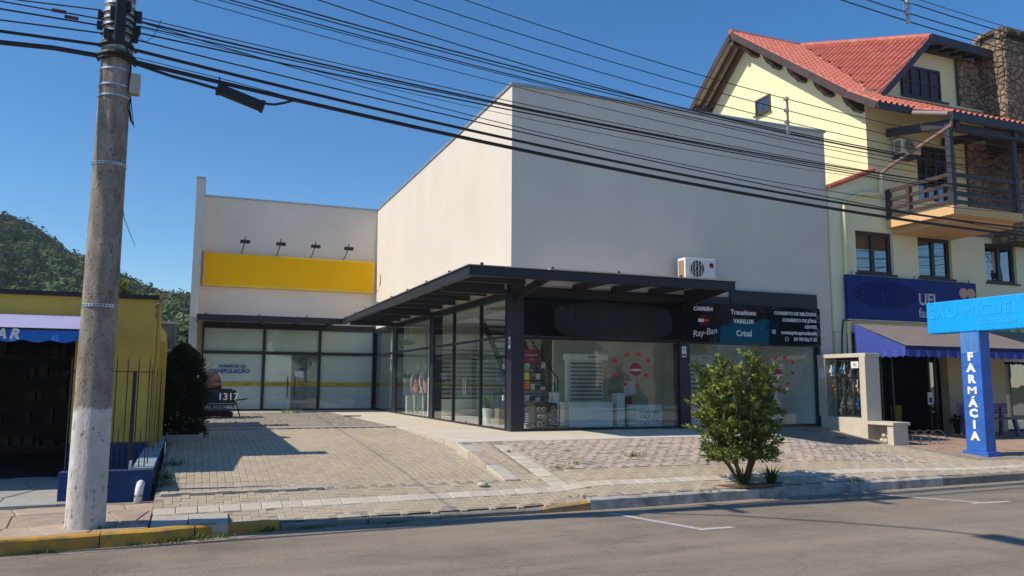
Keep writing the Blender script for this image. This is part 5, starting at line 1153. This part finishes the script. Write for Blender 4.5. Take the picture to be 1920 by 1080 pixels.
# ================================================================== utility pole
def pole_mat():
    m,n,p=mk('weathered_concrete_pole'); N=n.nodes; L=n.links.new
    tc=N.new('ShaderNodeTexCoord'); co=tc.outputs['Object']
    def noise(s,d=6,st=None):
        x=N.new('ShaderNodeTexNoise'); x.inputs['Scale'].default_value=s; x.inputs['Detail'].default_value=d; x.inputs['Roughness'].default_value=.65
        mp=N.new('ShaderNodeMapping'); mp.inputs['Scale'].default_value=st or (1,1,1); L(co,mp.inputs[0]); L(mp.outputs[0],x.inputs[0]); return x.outputs[0]
    def ramp(a,p0,p1,c0,c1):
        r=N.new('ShaderNodeValToRGB'); e=r.color_ramp.elements; e[0].position=p0;e[1].position=p1;e[0].color=(*c0,1);e[1].color=(*c1,1); L(a,r.inputs[0]); return r.outputs[0]
    def mix(f,a,b):
        x=N.new('ShaderNodeMix'); x.data_type='RGBA'; L(f,x.inputs[0]); L(a,x.inputs[6]); L(b,x.inputs[7]); return x.outputs[2]
    conc=ramp(noise(7,8,(1,1,.35)),.3,.72,(.15,.128,.105),(.40,.355,.30))
    pits=ramp(noise(38,3,(1,1,.7)),.33,.40,(0,0,0),(1,1,1)); dk=N.new('ShaderNodeRGB'); dk.outputs[0].default_value=(.05,.042,.036,1); conc=mix(pits,dk.outputs[0],conc)
    wh=ramp(noise(5,6,(1,1,.5)),.3,.7,(.50,.47,.44),(.68,.66,.63))
    wear=ramp(noise(16,6,(1,1,.6)),.36,.42,(0,0,0),(1,1,1)); wh=mix(wear,conc,wh)
    sx=N.new('ShaderNodeSeparateXYZ'); L(co,sx.inputs[0])
    ad=N.new('ShaderNodeMath'); ad.operation='MULTIPLY_ADD'; ad.inputs[1].default_value=.16; L(noise(9,4),ad.inputs[0]); L(sx.outputs[2],ad.inputs[2])
    st=N.new('ShaderNodeMapRange'); st.inputs[1].default_value=1.40; st.inputs[2].default_value=1.44; L(ad.outputs[0],st.inputs[0])
    c=mix(st.outputs[0],wh,conc); L(c,p.inputs['Base Color']); p.inputs['Roughness'].default_value=.92; p.inputs['Specular IOR Level'].default_value=.2
    bp=N.new('ShaderNodeBump'); bp.inputs['Strength'].default_value=.7; bp.inputs['Distance'].default_value=.012; L(noise(30,6,(1,1,.6)),bp.inputs['Height']); L(bp.outputs[0],p.inputs['Normal'])
    return m
m_pole=pole_mat(); m_galv=M('galvanised_steel',(.55,.56,.57),(.4,.41,.42),scale=12,rough=.4,metal=.8); m_cable=M('black_cable',(.012,.012,.015),rough=.55)
PX,PY=-1.06,10.03
def make_pole(loc,label):
    t=thing('utility_pole',label,'utility pole',loc,'utility poles along the kerb'); x,y,z=loc
    hs=[0,.4,1.2,2.4,3.6,4.8,6,7.5,9,10.6]; mb=MB(); n=28
    for h in hs:
        r=.203-.0072*h
        for k in range(n):
            a=2*math.pi*k/n; rr=r
            da=(a-R(250)+math.pi)%(2*math.pi)-math.pi
            if abs(da)<.28: rr=r*.955       # shallow channel on the street side
            mb.v.append((x+rr*math.cos(a),y+rr*math.sin(a),z+h))
    m_=len(hs); mb.f=[(i*n+k,i*n+(k+1)%n,(i+1)*n+(k+1)%n,(i+1)*n+k) for i in range(m_-1) for k in range(n)]+[tuple((m_-1)*n+k for k in range(n))]
    mb.build('shaft',m_pole,t,smooth=True)
    rad=lambda zz:.203-.0072*(zz-z)
    def band(zz,h,nm='strap'):
        r=rad(zz)+.004; MB().lathe([(r,-h/2),(r+.004,-h/2),(r+.004,h/2),(r,h/2)],(x,y,zz),28).build(nm,m_galv,t)
    dz=z+.60
    for q,h in ((4.66,.022),(4.47,.022),(4.34,.022),(3.53,.035),(1.89,.035),(5.48,.05),(5.38,.045),(5.30,.035),(5.21,.045),(5.12,.04),(5.03,.045),(4.93,.035),(5.6,.05),(6.6,.04),(8.7,.05),(9.6,.05)): band(q+dz,h)
    for q in (3.53,1.89):
        for k in range(16):
            a=R(180+k*11); r=rad(q)+.011; MB().tube([(x+(r-.004)*math.cos(a),y+(r-.004)*math.sin(a),q+dz),(x+(r+.0005)*math.cos(a),y+(r+.0005)*math.sin(a),q+dz)],.008,6).build('strap_hole',m_black,t)
    # brackets and clutter on the street face
    for q,a,s in ((5.42,-60,.07),(5.30,-100,.09),(5.16,-80,.08),(5.05,-120,.07),(5.33,180,.06),(5.20,185,.06),(5.2,-5,.07),(5.08,-20,.06),(5.38,0,.08)):
        r=rad(q)+.04; cx,cy=x+r*math.cos(R(a)),y+r*math.sin(R(a)); MB().box(cx-s*.5,cx+s*.5,cy-s*.5,cy+s*.5,q+dz-s*.8,q+dz+s*.8).build('cable_clamp',m_black,t,bevel=.008)
    MB().box(x-.02,x+.09,y-rad(5)-.10,y-rad(5)-.01,4.95+dz,5.5+dz).build('bracket_rail',m_black,t,bevel=.01)
    MB().tube([(x+.19,y-.12,5.30+dz),(x+.17,y-.14,5.1+dz),(x+.12,y-.16,4.9+dz),(x+.16,y-.12,4.75+dz),(x+.17,y-.1,4.5+dz)],.012,6).build('hanging_cable',m_cable,t)
    for k in range(3): MB().tube([(x+.18,y-.1,4.36+dz),(x+.16+.02*k,y-.12,4.22+dz),(x+.20+.02*k,y-.1,4.05+dz-.03*k),(x+.17,y-.1,4.2+dz)],.006,5).build('hanging_cable',m_cable,t)
    MB().tube([(x+.20,y-.1,5.1+dz),(x+.3,y-.1,5.05+dz),(x+.38,y-.1,5.12+dz),(x+.46,y-.12,5.34+dz)],.004,4).build('loose_wire',m_cable,t)
    MB().box(x+.16,x+.27,y-.12,y+.02,4.40+dz,4.64+dz).build('junction_box',M('box_plastic',(.42,.39,.34),rough=.6),t,bevel=.015)
    for q,r_ in ((4.83,.028),(4.79,.02),(4.96,.02),(5.10,.010),(5.19,.010),(5.27,.010),(5.35,.010)):
        rr=rad(q)+r_+.012; MB().tube([(x+rr*math.cos(R(a)),y+rr*math.sin(R(a)),q+dz+.012*math.sin(a*.05)) for a in range(170,371,20)],r_,6).build('wrapped_cable',m_cable,t)
    # crossarm, lamp arm (over the street)
    MB().tube([(x,y-.15,5.75+dz),(x+.12,y-.7,6.5+dz),(x+.2,y-1.6,7.3+dz),(x+.22,y-2.4,7.9+dz),(x+.2,y-2.9,8.15+dz)],.03,8).build('lamp_arm',m_galv,t)
    MB().box(x+.05,x+.35,y-3.75,y-2.85,8.08+dz,8.24+dz).build('lamp_head',m_galv,t,bevel=.04)
    for q in (9.3,6.9): MB().box(x-.04,x+.04,y-.55,y+.35,q+dz-.05,q+dz+.05).build('crossarm',m_galv,t)
    return t
make_pole((PX,PY,-.60),'tall weathered concrete utility pole with a white painted foot by the yellow kerb')
make_pole((28.6,11.35,-.60),'second concrete utility pole farther right along the same kerb')
# ------------------------------------------------------------------ cables
CB_={'a':(0.00422,-0.1072,5.689),'b':(0.00305,-0.0913,5.781),'c':(0.00398,-0.0987,5.823),'d':(0.00373,-0.0980,5.906),'e':(0.00367,-0.0975,5.954),'f':(0.00648,-0.1559,6.224),'g':(0.00577,-0.1532,6.455),'h':(0.00491,-0.1445,6.653),'i':(0.00620,-0.1676,6.962),
'j':(0.00249,-0.0659,5.314),'k':(0.00318,-0.0703,5.260),'l':(0.00228,-0.0602,5.212),'m':(0.00170,-0.0505,5.135),'m2':(0.00625,-0.1404,5.194),'n':(0.00230,-0.0930,5.005),'o':(0.00373,-0.1007,4.870),'p':(0.00332,-0.0951,4.729),'r':(0.00478,-0.0906,5.169),
'mv1':(0.006,-0.1772,9.248),'mv2':(0.006,-0.1769,9.414),'mv3':(0.006,-0.1871,9.764),'mv4':(0.006,-0.1853,9.871)}
RAD={'a':.005,'b':.006,'c':.008,'d':.008,'e':.010,'f':.008,'g':.007,'h':.007,'i':.007,'j':.006,'k':.012,'l':.008,'m':.010,'m2':.006,'n':.009,'o':.020,'p':.026,'r':.004,'mv1':.011,'mv2':.011,'mv3':.011,'mv4':.007}
yc=lambda x:10+.043*(x+1.06)
for k,(c2,c1,c0) in CB_.items():
    pts=[(x,yc(x)+(0 if k!='p' else 0),c2*x*x+c1*x+c0) for x in np.linspace(-.86,28.45,34)]
    o=MB().tube(pts,RAD[k],6).build('overhead_cable',m_cable)
    if k=='p': tag(o,'thickest and lowest black overhead cable carrying the splice box','cable')
    elif k=='o': tag(o,'second thickest black overhead cable just above the lowest one','cable')
    elif k in('f','g','h','i'): tag(o,{'i':'topmost','h':'second from top','g':'third from top','f':'lowest'}[k]+' of the four wires held by the vertical spacer','wire','wires of the vertical spacer')
    elif k[:2]=='mv': tag(o,{'mv4':'topmost','mv3':'second from top','mv2':'third from top','mv1':'lowest'}[k]+' of the four high wires at the upper right','wire','wires at the upper right')
    elif k in 'abcde': tag(o,{'e':'topmost','d':'second from top','c':'middle','b':'fourth from top','a':'lowest and faintest'}[k]+' of five thin cables sagging across the sky above the roof corner','cable','upper bundle cables')
    else: tag(o,{'j':'topmost','k':'second from top','l':'third from top','m':'fourth from top','r':'fifth from top and faintest','m2':'sixth from top','n':'lowest'}[k]+' of seven thin cables crossing the beige side wall','cable','middle bundle cables')
LW=[[(-9,9.7,5.6),(-2.07,9.96,5.33),(-1.25,9.99,5.38)],[(-9,9.7,5.55),(-2.26,9.95,5.28),(-1.25,9.99,5.27)],[(-9,9.7,5.5),(-2.25,9.95,5.19),(-1.25,9.99,5.19)],[(-9,9.7,5.3),(-2.24,9.95,5.06),(-1.2,9.99,5.1)],[(-9,9.7,5.2),(-2.24,9.95,4.93),(-1.15,10.0,4.96)],[(-9,9.7,5.05),(-2.23,9.95,4.80),(-1.71,9.97,4.83),(-1.14,10.0,4.82)]]
for i,pt_ in enumerate(LW):
    o=MB().tube(pt_,(.008,.008,.010,.009,.018,.028)[i],6).build('overhead_cable',m_cable)
    if i==5: tag(o,'thickest lowest overhead cable running left from the pole','cable')
    elif i==4: tag(o,'second lowest thick overhead cable running left from the pole','cable')
    else: tag(o,('topmost','second from top','third from top','lowest')[i]+' of four thin cables running left from the pole','cable','thin cables left of the pole')
mb=MB()
for q in ((-1.62,5.225),(-1.75,5.28)): mb.tube([(q[0],9.97,q[1]),(q[0]+.14,9.975,q[1])],.022,8)
tag(mb.build('cable_joint',M('maroon_joint',(.07,.02,.03),rough=.5)),'pair of small cable joints on the wires just left of the pole','cable joint')
tag(MB().tube([(-.9,10.0,4.80),(-.47,10.03,4.71),(-.23,10.04,4.68),(.08,10.05,4.63)],.020,8).build('feeder_cable',m_cable),'thick drooping cable entering the left end of the splice box','cable')
tag(MB().tube([(.62,10.07,4.53),(.74,10.075,4.535),(.85,10.08,4.57),(.98,10.085,4.625),(1.14,10.09,4.63)],.016,8).build('feeder_cable',m_cable),'short curved cable leaving the right end of the splice box','cable')
tag(MB().tube([(-.9,10.0,4.87),(.07,10.05,4.775),(.52,10.07,4.72),(1.06,10.09,4.645)],.005,6).build('messenger_wire',m_cable),'thin messenger wire above the splice box','wire')
sb=thing('splice_box','black cable splice box hanging from the lowest overhead cables','splice box',(.33,10.06,4.55))
MB().bar((.075,10.05,4.635),(.61,10.07,4.485),.12,.115).build('housing',m_black,sb,bevel=.012); MB().bar((.06,10.05,4.64),(.10,10.05,4.628),.14,.135).build('end_cap',m_black,sb,bevel=.01); MB().bar((.58,10.07,4.494),(.625,10.07,4.481),.14,.135).build('end_cap',m_black,sb,bevel=.01); MB().tube([(.08,10.05,4.68),(.085,10.05,4.79)],.010,6).build('hanger',m_black,sb)
def zc(k,x): c=CB_[k]; return c[0]*x*x+c[1]*x+c[2]
sx_=9.23; m_ins=M('spacer_plastic',(.42,.40,.36),rough=.5)
vsx=thing('line_spacer','vertical grey spacer clamped to four thin wires in front of the house','line spacer',(sx_,yc(sx_),zc('f',sx_)))
MB().bar((sx_,yc(sx_),zc('f',sx_)-.03),(sx_,yc(sx_),zc('i',sx_)+.04),.035,.025).build('rod',m_ins,vsx)
for k in 'fghi': MB().lathe([(.02,-.03),(.045,-.02),(.045,.02),(.02,.03)],(sx_-.02,yc(sx_),zc(k,sx_)),10).build('insulator',m_ins,vsx)
sx_=12.32; ms=thing('cable_spacer','grey diamond cable spacer on the high wires at the upper right','line spacer',(sx_,yc(sx_),zc('mv1',sx_)))
for k,dy in (('mv1',0),('mv2',-.0),('mv3',0)):
    z=zc(k,sx_); MB().lathe([(.02,-.05),(.05,-.03),(.05,.03),(.02,.05)],(sx_,yc(sx_)+.0,z),10).build('insulator',m_galv,ms)
for dx in (-.05,.0,.05): MB().bar((sx_+dx,yc(sx_),zc('mv1',sx_)+.03),(sx_+dx*1.4,yc(sx_),zc('mv4',sx_)+.05),.016,.03).build('strut',m_galv,ms)
MB().bar((sx_-.12,yc(sx_),zc('mv2',sx_)),(sx_+.12,yc(sx_),zc('mv2',sx_)+.12),.03,.03).build('strut',m_galv,ms); MB().bar((sx_-.08,yc(sx_),zc('mv3',sx_)),(sx_+.16,yc(sx_),zc('mv3',sx_)-.02),.03,.03).build('strut',m_galv,ms)
tag(MB().tube([(-.95,10.2,3.3),(-1.3,15,3.85),(-1.7,22,4.65),(-2.2,30,5.7)],.007,5).build('drop_wire',m_cable),'thin drop wire slanting away behind the pole across the hill','wire')
# ================================================================== shrub in the foreground
def grow_shrub(name,label,base,height,rx,ry,mat,nst,leaf,seed,cat='shrub',dens=1.0,group=None,zmin=.22,center=(0,0)):
    t=thing(name,label,cat,base,group); rng=np.random.default_rng(seed); rd=random.Random(seed)
    x,y,z=base; br=MB(); LPn=[];LD=[]
    def twig(p,d,L_):
        n=int(13*dens); 
        for q in range(n):
            s=rd.uniform(.1,1); LPn.append(p+d*(L_*s)); v=Vector((rd.gauss(0,1),rd.gauss(0,1),rd.gauss(0,1))); v=(v-d*v.dot(d)*.8); v.normalize(); LD.append((v*.8+d*.75+Vector((0,0,.15))).normalized())
    for s in range(nst):
        a=2*math.pi*s/nst+rd.uniform(-.4,.4); p=Vector((x+.04*math.cos(a),y+.04*math.sin(a),z)); hh=height*rd.uniform(.65,1.0)
        tip=Vector((x+center[0]+rx*.75*math.cos(a)*rd.uniform(.4,1),y+center[1]+ry*.75*math.sin(a)*rd.uniform(.4,1),z+hh)); N_=9; pts=[]
        for k in range(N_+1):
            u=k/N_; q=p.lerp(tip,u); q+=Vector((math.cos(a),math.sin(a),0))*(.22*rx*math.sin(math.pi*u)); q+=Vector((rd.gauss(0,.02),rd.gauss(0,.02),0)); pts.append(q)
        br.tube(pts,[.020*(1-.8*k/N_)+.003 for k in range(N_+1)],6)
        for k in range(2,N_+1):
            for b in range(3):
                d=Vector((rd.gauss(0,1),rd.gauss(0,1),rd.uniform(0.0,1.0))).normalized(); L_=rd.uniform(.22,.42)*(1.15-.4*k/N_)*rx/.9
                o=pts[k]; e=o+d*L_
                if e.z-z<zmin*height: continue
                br.tube([o,o+d*L_*.5+Vector((0,0,.02)),e],[.006,.004,.002],4,cap=False); twig(o,d,L_)
                for c in range(2):
                    d2=(d+Vector((rd.gauss(0,.7),rd.gauss(0,.7),rd.uniform(-.2,.7)))).normalized(); o2=o+d*L_*rd.uniform(.4,.9); L2=rd.uniform(.12,.26)*rx/.9; br.tube([o2,o2+d2*L2],[.003,.0015],4,cap=False); twig(o2,d2,L2)
    br.build('branches',m_bark,t)
    n=len(LPn); V,F=leaves(np.array([v[:] for v in LPn]),np.array([v[:] for v in LD]),rng.normal(size=(n,3))+[0,0,1.2],leaf*rng.uniform(.65,1.15,n),leaf*.38*rng.uniform(.8,1.2,n)); npmesh('leaves',V,F,mat,t)
    return t
grow_shrub('street_shrub','bushy green shrub with pale new leaves growing by the white kerb',(8.05,10.42,-.50),1.92,.78,.66,m_leaf,12,.092,11,dens=1.0,center=(-.10,0),zmin=.17)
for (x,y,lab) in ((8.02,10.34,'clump of strap leaves at the foot of the street shrub'),(8.55,10.36,'second clump of strap leaves right of the street shrub')):
    t=thing('strap_leaf_plant',lab,'plant',(x,y,gr(x,y)-.03)); arching('leaves',(x,y,gr(x,y)-.02),46,.42,m_strap,t,spread=.55,wd=.022,up=1.0,droop=.75)
t=tag(arching('weed_clump',(7.95,10.28,gr(8,10.3)),40,.16,m_weed,None,spread=1,wd=.02),'low pale green weeds at the foot of the street shrub','weeds')
mb=MB().prism([(8.2+.62*math.cos(a)*(1+.15*math.sin(3*a)),10.40+.22*math.sin(a),gr(8.2,10.36)+.022) for a in np.linspace(0,6.283,26,endpoint=False)],(0,0,-.03),(0,0,0)); struct(mb.build('tree_pit',m_soil,fix=True))
# dark conifer by the driveway
t=thing('conifer_shrub','dark narrow conifer shrub in a planter beside the driveway','shrub',(-.24,16.6,-.12)); x,y,z=-.24,16.6,-.12
n=15000; u=np.random.rand(n); h=u**.85; prof=np.interp(h,[0,.12,.5,.8,.93,1],[.36,.42,.44,.34,.2,.03])*(1+.10*np.sin(h*31)); a=np.random.rand(n)*6.283; r=prof*(np.random.rand(n)**.33)*(1+.16*np.sin(a*5+h*17))
P_=np.stack([x+r*np.cos(a),y+r*np.sin(a),z+.02+1.84*h],1); D_=np.stack([np.cos(a)*.8,np.sin(a)*.8,np.full(n,.55)],1)+np.random.normal(size=(n,3))*.45
V,F=leaves(P_,D_,unit(n),np.random.uniform(.05,.10,n),np.random.uniform(.014,.028,n)); npmesh('foliage',V,F,m_leafd,t); MB().tube([(x,y,z),(x,y,z+1.6)],[.05,.01],8).build('trunk',m_bark,t)
pb=thing('planter_kerb','low grey concrete planter edge around the dark conifer shrub','planter',(-.2,16.4,-.2)); MB().box(-.46,.10,16.02,16.10,-.3,.06).build('front_edge',m_concrete,pb,bevel=.008); MB().box(.10,.17,16.02,17.6,-.3,.07).build('side_edge',m_concrete,pb,bevel=.008); MB().box(-.46,.099,16.101,17.6,-.3,.0).build('soil',m_soil,pb)
# bushes behind
for i,(x,y,z,rr_,hh,lab,mt) in enumerate(((-.55,24.5,-.2,.55,2.3,'yellow green bush behind the conifer next to the beige boundary wall',m_weed),(-1.9,34,-.2,1.4,4.0,'dark leafy bush between the yellow shop and the beige building',m_leafd),(-3.45,42,0,.8,6.4,'round pale green tree crown rising behind the yellow shop parapet',m_leaf))):
    t=thing('background_bush' if i<2 else 'background_tree',lab,'bush' if i<2 else 'tree',(x,y,z)); n=(2200,3000,3600)[i]; cl=unit(28)*np.array([rr_*.75,rr_*.75,hh*.36])*np.random.rand(28,1)**.4+np.array([x,y,z+hh*.6])
    P_=cl[np.random.randint(0,28,n)]+unit(n)*(rr_*.36)*np.random.rand(n,1)**.5; V,F=leaves(P_,unit(n)+[0,0,.3],unit(n)+[0,0,1],.13 if i<2 else .2,.07 if i<2 else .11); npmesh('crown',V,F,mt,t); MB().tube([(x,y,z),(x,y,z+hh*.7)],[.07,.03],7).build('trunk',m_bark,t)
# weeds in the joints: one uncountable ground cover
WV=[];WF=[]
for (x,y,n,l) in ((-.85,9.86,22,.07),(-.5,9.6,30,.05),(-.2,9.62,36,.07),(.1,9.68,40,.09),(.35,9.75,34,.08),(.9,9.93,40,.09),(1.35,9.95,44,.09),(2.4,9.98,30,.06),(-2.2,9.42,34,.06),(-1.4,9.48,40,.06),(7.3,10.15,16,.06),(10.2,10.3,26,.07),(5.15,10.28,22,.07),(5.5,11.7,26,.08),(5.9,11.9,18,.08),(7.2,12.3,34,.10),(5.1,12.9,16,.07),(2.9,28.0,40,.22),(3.2,27.6,26,.18),(-.3,13.2,40,.14),(-.36,12.2,50,.16),(-.38,11.8,40,.14)):
    zz=ZR+.01 if y<yk(x) else (gl(y) if x<-.42 else gd(x,y) if x<4.45 else gr(x,y))
    o=arching('tmp',(x,y,zz),n,l*1.5,m_weed,None,spread=1.3,wd=.012,up=.8,droop=.6)
    co=np.array([v.co[:] for v in o.data.vertices]).reshape(-1,10,3); co[:,:,0]+=np.random.normal(0,.09,(len(co),1)); co[:,:,1]+=np.random.normal(0,.03,(len(co),1)); n0_=sum(len(q) for q in WV)
    WV.append(co.reshape(-1,3)); WF.append(np.array([p.vertices[:] for p in o.data.polygons])+n0_); bpy.data.objects.remove(o)
stuff(npmesh('weeds',np.concatenate(WV),np.concatenate(WF),m_weed))
tag(MB().lathe([(.03,0),(.06,.03),(.05,.055),(.02,.065)],(3.95,11.05,gd(4,11.05)),9,1.4,1).build('loose_stone',m_tile),'pale loose stone lying on the white tile band','stone')
tag(MB().bar((4.2,24.5,.02),(4.75,24.5,.02),.09,.05).build('loose_block',m_concrete),'small pale block lying at the edge of the walkway near the wing','block')
# ================================================================== hill
def hz(x,y):
    s=np.clip((y-75)/(300-75),0,1.25); s=s*s*(3-2*s) if np.ndim(s)==0 else s*s*(3-2*s)
    ridge=25.5+np.maximum(-x-4,-60)*.335+2.0*np.sin(x*.09)+1.2*np.sin(x*.23+1)
    return s*ridge+2.0*np.sin(x*.06+y*.045)*s-1.3
mb=MB(); gx=np.linspace(-190,60,64); gy=np.linspace(70,345,46)
for a in gx:
    for b in gy: mb.v.append((a,b,float(hz(a,b))))
for i in range(63):
    for j in range(45): k=i*46+j; mb.f.append((k,k+46,k+47,k+1))
struct(mb.build('hill',M('hill_ground',(.035,.045,.02),(.02,.028,.012),scale=.2,rough=1),smooth=True))
nt_=1900; rng=np.random.default_rng(4); VV=[];FF=[];n0=0
ty=rng.uniform(85,305,nt_); ta=rng.uniform(-.34,.05,nt_); tx=ta*ty; tz=hz(tx,ty)
for i in range(nt_):
    r=rng.uniform(2.2,4.2); h=r*rng.uniform(.9,1.4); n=260; d=rng.normal(size=(n,3)); d/=np.linalg.norm(d,axis=1,keepdims=True); d[:,2]=np.abs(d[:,2])*1.0-.15
    lobes=1+.22*np.sin(d[:,0]*5+i)*np.sin(d[:,1]*6+i*2); c=np.array([tx[i],ty[i],tz[i]+2.2+h*.3])
    P_=c+d*np.array([r,r,h])*(lobes*rng.uniform(.72,1.0,n))[:,None]; D_=np.cross(d,rng.normal(size=(n,3))); sz=r*rng.uniform(.15,.30,n)
    V,F=leaves(P_,D_,d+rng.normal(size=(n,3))*.35,sz,sz*.9,fold=-.15); VV.append(V);FF.append(F+n0);n0+=len(V)
m_forest=M('forest_canopy',(.135,.165,.062),(.055,.09,.036),scale=.16,rough=.9,island=.35,spec=.1,big=.0,trans=.1)
fo=stuff(npmesh('forest',np.concatenate(VV),np.concatenate(FF),m_forest))
fa=fo.data.attributes.new('tree_tone','FLOAT','POINT'); fa.data.foreach_set('value',np.repeat(rng.random(nt_).astype(np.float32),260*4))
fn_=m_forest.node_tree; at=fn_.nodes.new('ShaderNodeAttribute'); at.attribute_name='tree_tone'; pb_=fn_.nodes['Principled BSDF']; src=pb_.inputs['Base Color'].links[0].from_socket
hs_=fn_.nodes.new('ShaderNodeHueSaturation'); mv_=fn_.nodes.new('ShaderNodeMapRange'); mv_.inputs[3].default_value=.55; mv_.inputs[4].default_value=1.5; fn_.links.new(at.outputs['Fac'],mv_.inputs[0]); fn_.links.new(mv_.outputs[0],hs_.inputs['Value'])
m5=fn_.nodes.new('ShaderNodeMath'); m5.operation='MULTIPLY'; m5.inputs[1].default_value=5.7; f5=fn_.nodes.new('ShaderNodeMath'); f5.operation='FRACT'; h5=fn_.nodes.new('ShaderNodeMapRange'); h5.inputs[3].default_value=.455; h5.inputs[4].default_value=.53
fn_.links.new(at.outputs['Fac'],m5.inputs[0]); fn_.links.new(m5.outputs[0],f5.inputs[0]); fn_.links.new(f5.outputs[0],h5.inputs[0]); fn_.links.new(h5.outputs[0],hs_.inputs['Hue'])
fn_.links.new(src,hs_.inputs['Color']); fn_.links.new(hs_.outputs[0],pb_.inputs['Base Color'])
hm=bpy.data.materials.new('thin_air'); hm.use_nodes=True; hn=hm.node_tree; hn.nodes.clear()
ho=hn.nodes.new('ShaderNodeOutputMaterial'); hv=hn.nodes.new('ShaderNodeVolumePrincipled'); hv.inputs['Color'].default_value=(.75,.86,1,1); hv.inputs['Density'].default_value=.0003; hv.inputs['Anisotropy'].default_value=0
hn.links.new(hv.outputs[0],ho.inputs['Volume'])
stuff(MB().box(-210,72,-42,352,-2.4,84).build('haze',hm))

# ================================================================== houses and trees added across the street, seen only in reflections
m_oproof=M('dull_roof',(.11,.10,.095),rough=.8)
def opp_house(x0,x1,y,h,mat,label):
    t=thing('reflected_house',label,'house',((x0+x1)/2,y,-.57)); MB().box(x0,x1,y-8,y,-.57,h).build('wall',mat,t); MB().prism([(x0-.4,y+.5,h),(x0-.4,y-8.5,h),(x0-.4,y-4,h+2.2)],(0,0,0),(x1-x0+.8,0,0)).build('roof',m_oproof,t,fix=True)
    n=int((x1-x0)/2.4)
    for k in range(n):
        a=x0+.7+k*2.4
        bx('window',m_glassw,t,a,a+1.2,y+.003,y+.03,.6,1.9)
        if h>5: bx('window',m_glassw,t,a,a+1.2,y+.003,y+.03,3.5,4.8)
    bx('door',m_wood,t,x1-1.4,x1-.5,y+.003,y+.04,-.57,1.6)
opp_house(-8,6,-16,5.6,M('ochre_paint',(.5,.4,.25)),'ochre two storey house added across the street for reflections')
opp_house(12,26,-17,3.4,M('dull_white_paint',(.55,.53,.5)),'low white house added across the street for reflections')
opp_house(30,46,-16,5.8,M('sand_paint',(.45,.40,.33)),'sand coloured two storey house added across the street for reflections')
for i,(x,y,h) in enumerate(((9,-12,7.5),(19,-9.5,6.5),(27.5,-11,8.5),(36,-9,7),(-11,-11,8))):
    t=thing('reflected_tree',('tall dark tree added across the street between the ochre and white houses','broad tree added across the street in front of the white house','tall tree added across the street beside the sand coloured house','tree added across the street in front of the sand coloured house','dark tree added across the street at the far end of the ochre house')[i],'tree',(x,y,-.57),'trees added across the street')
    n=4200; cl=unit(34)*np.array([h*.34,h*.34,h*.27])*np.random.rand(34,1)**.4+np.array([x,y,h*.66]); P_=cl[np.random.randint(0,34,n)]+unit(n)*(h*.13)*np.random.rand(n,1)**.5
    V,F=leaves(P_,unit(n)+[0,0,.3],unit(n)+[0,0,1],.34,.2); npmesh('crown',V,F,m_leafd,t); MB().tube([(x,y,-.6),(x+.1,y,h*.3),(x,y,h*.7)],[.2,.15,.05],9).build('trunk',m_bark,t)
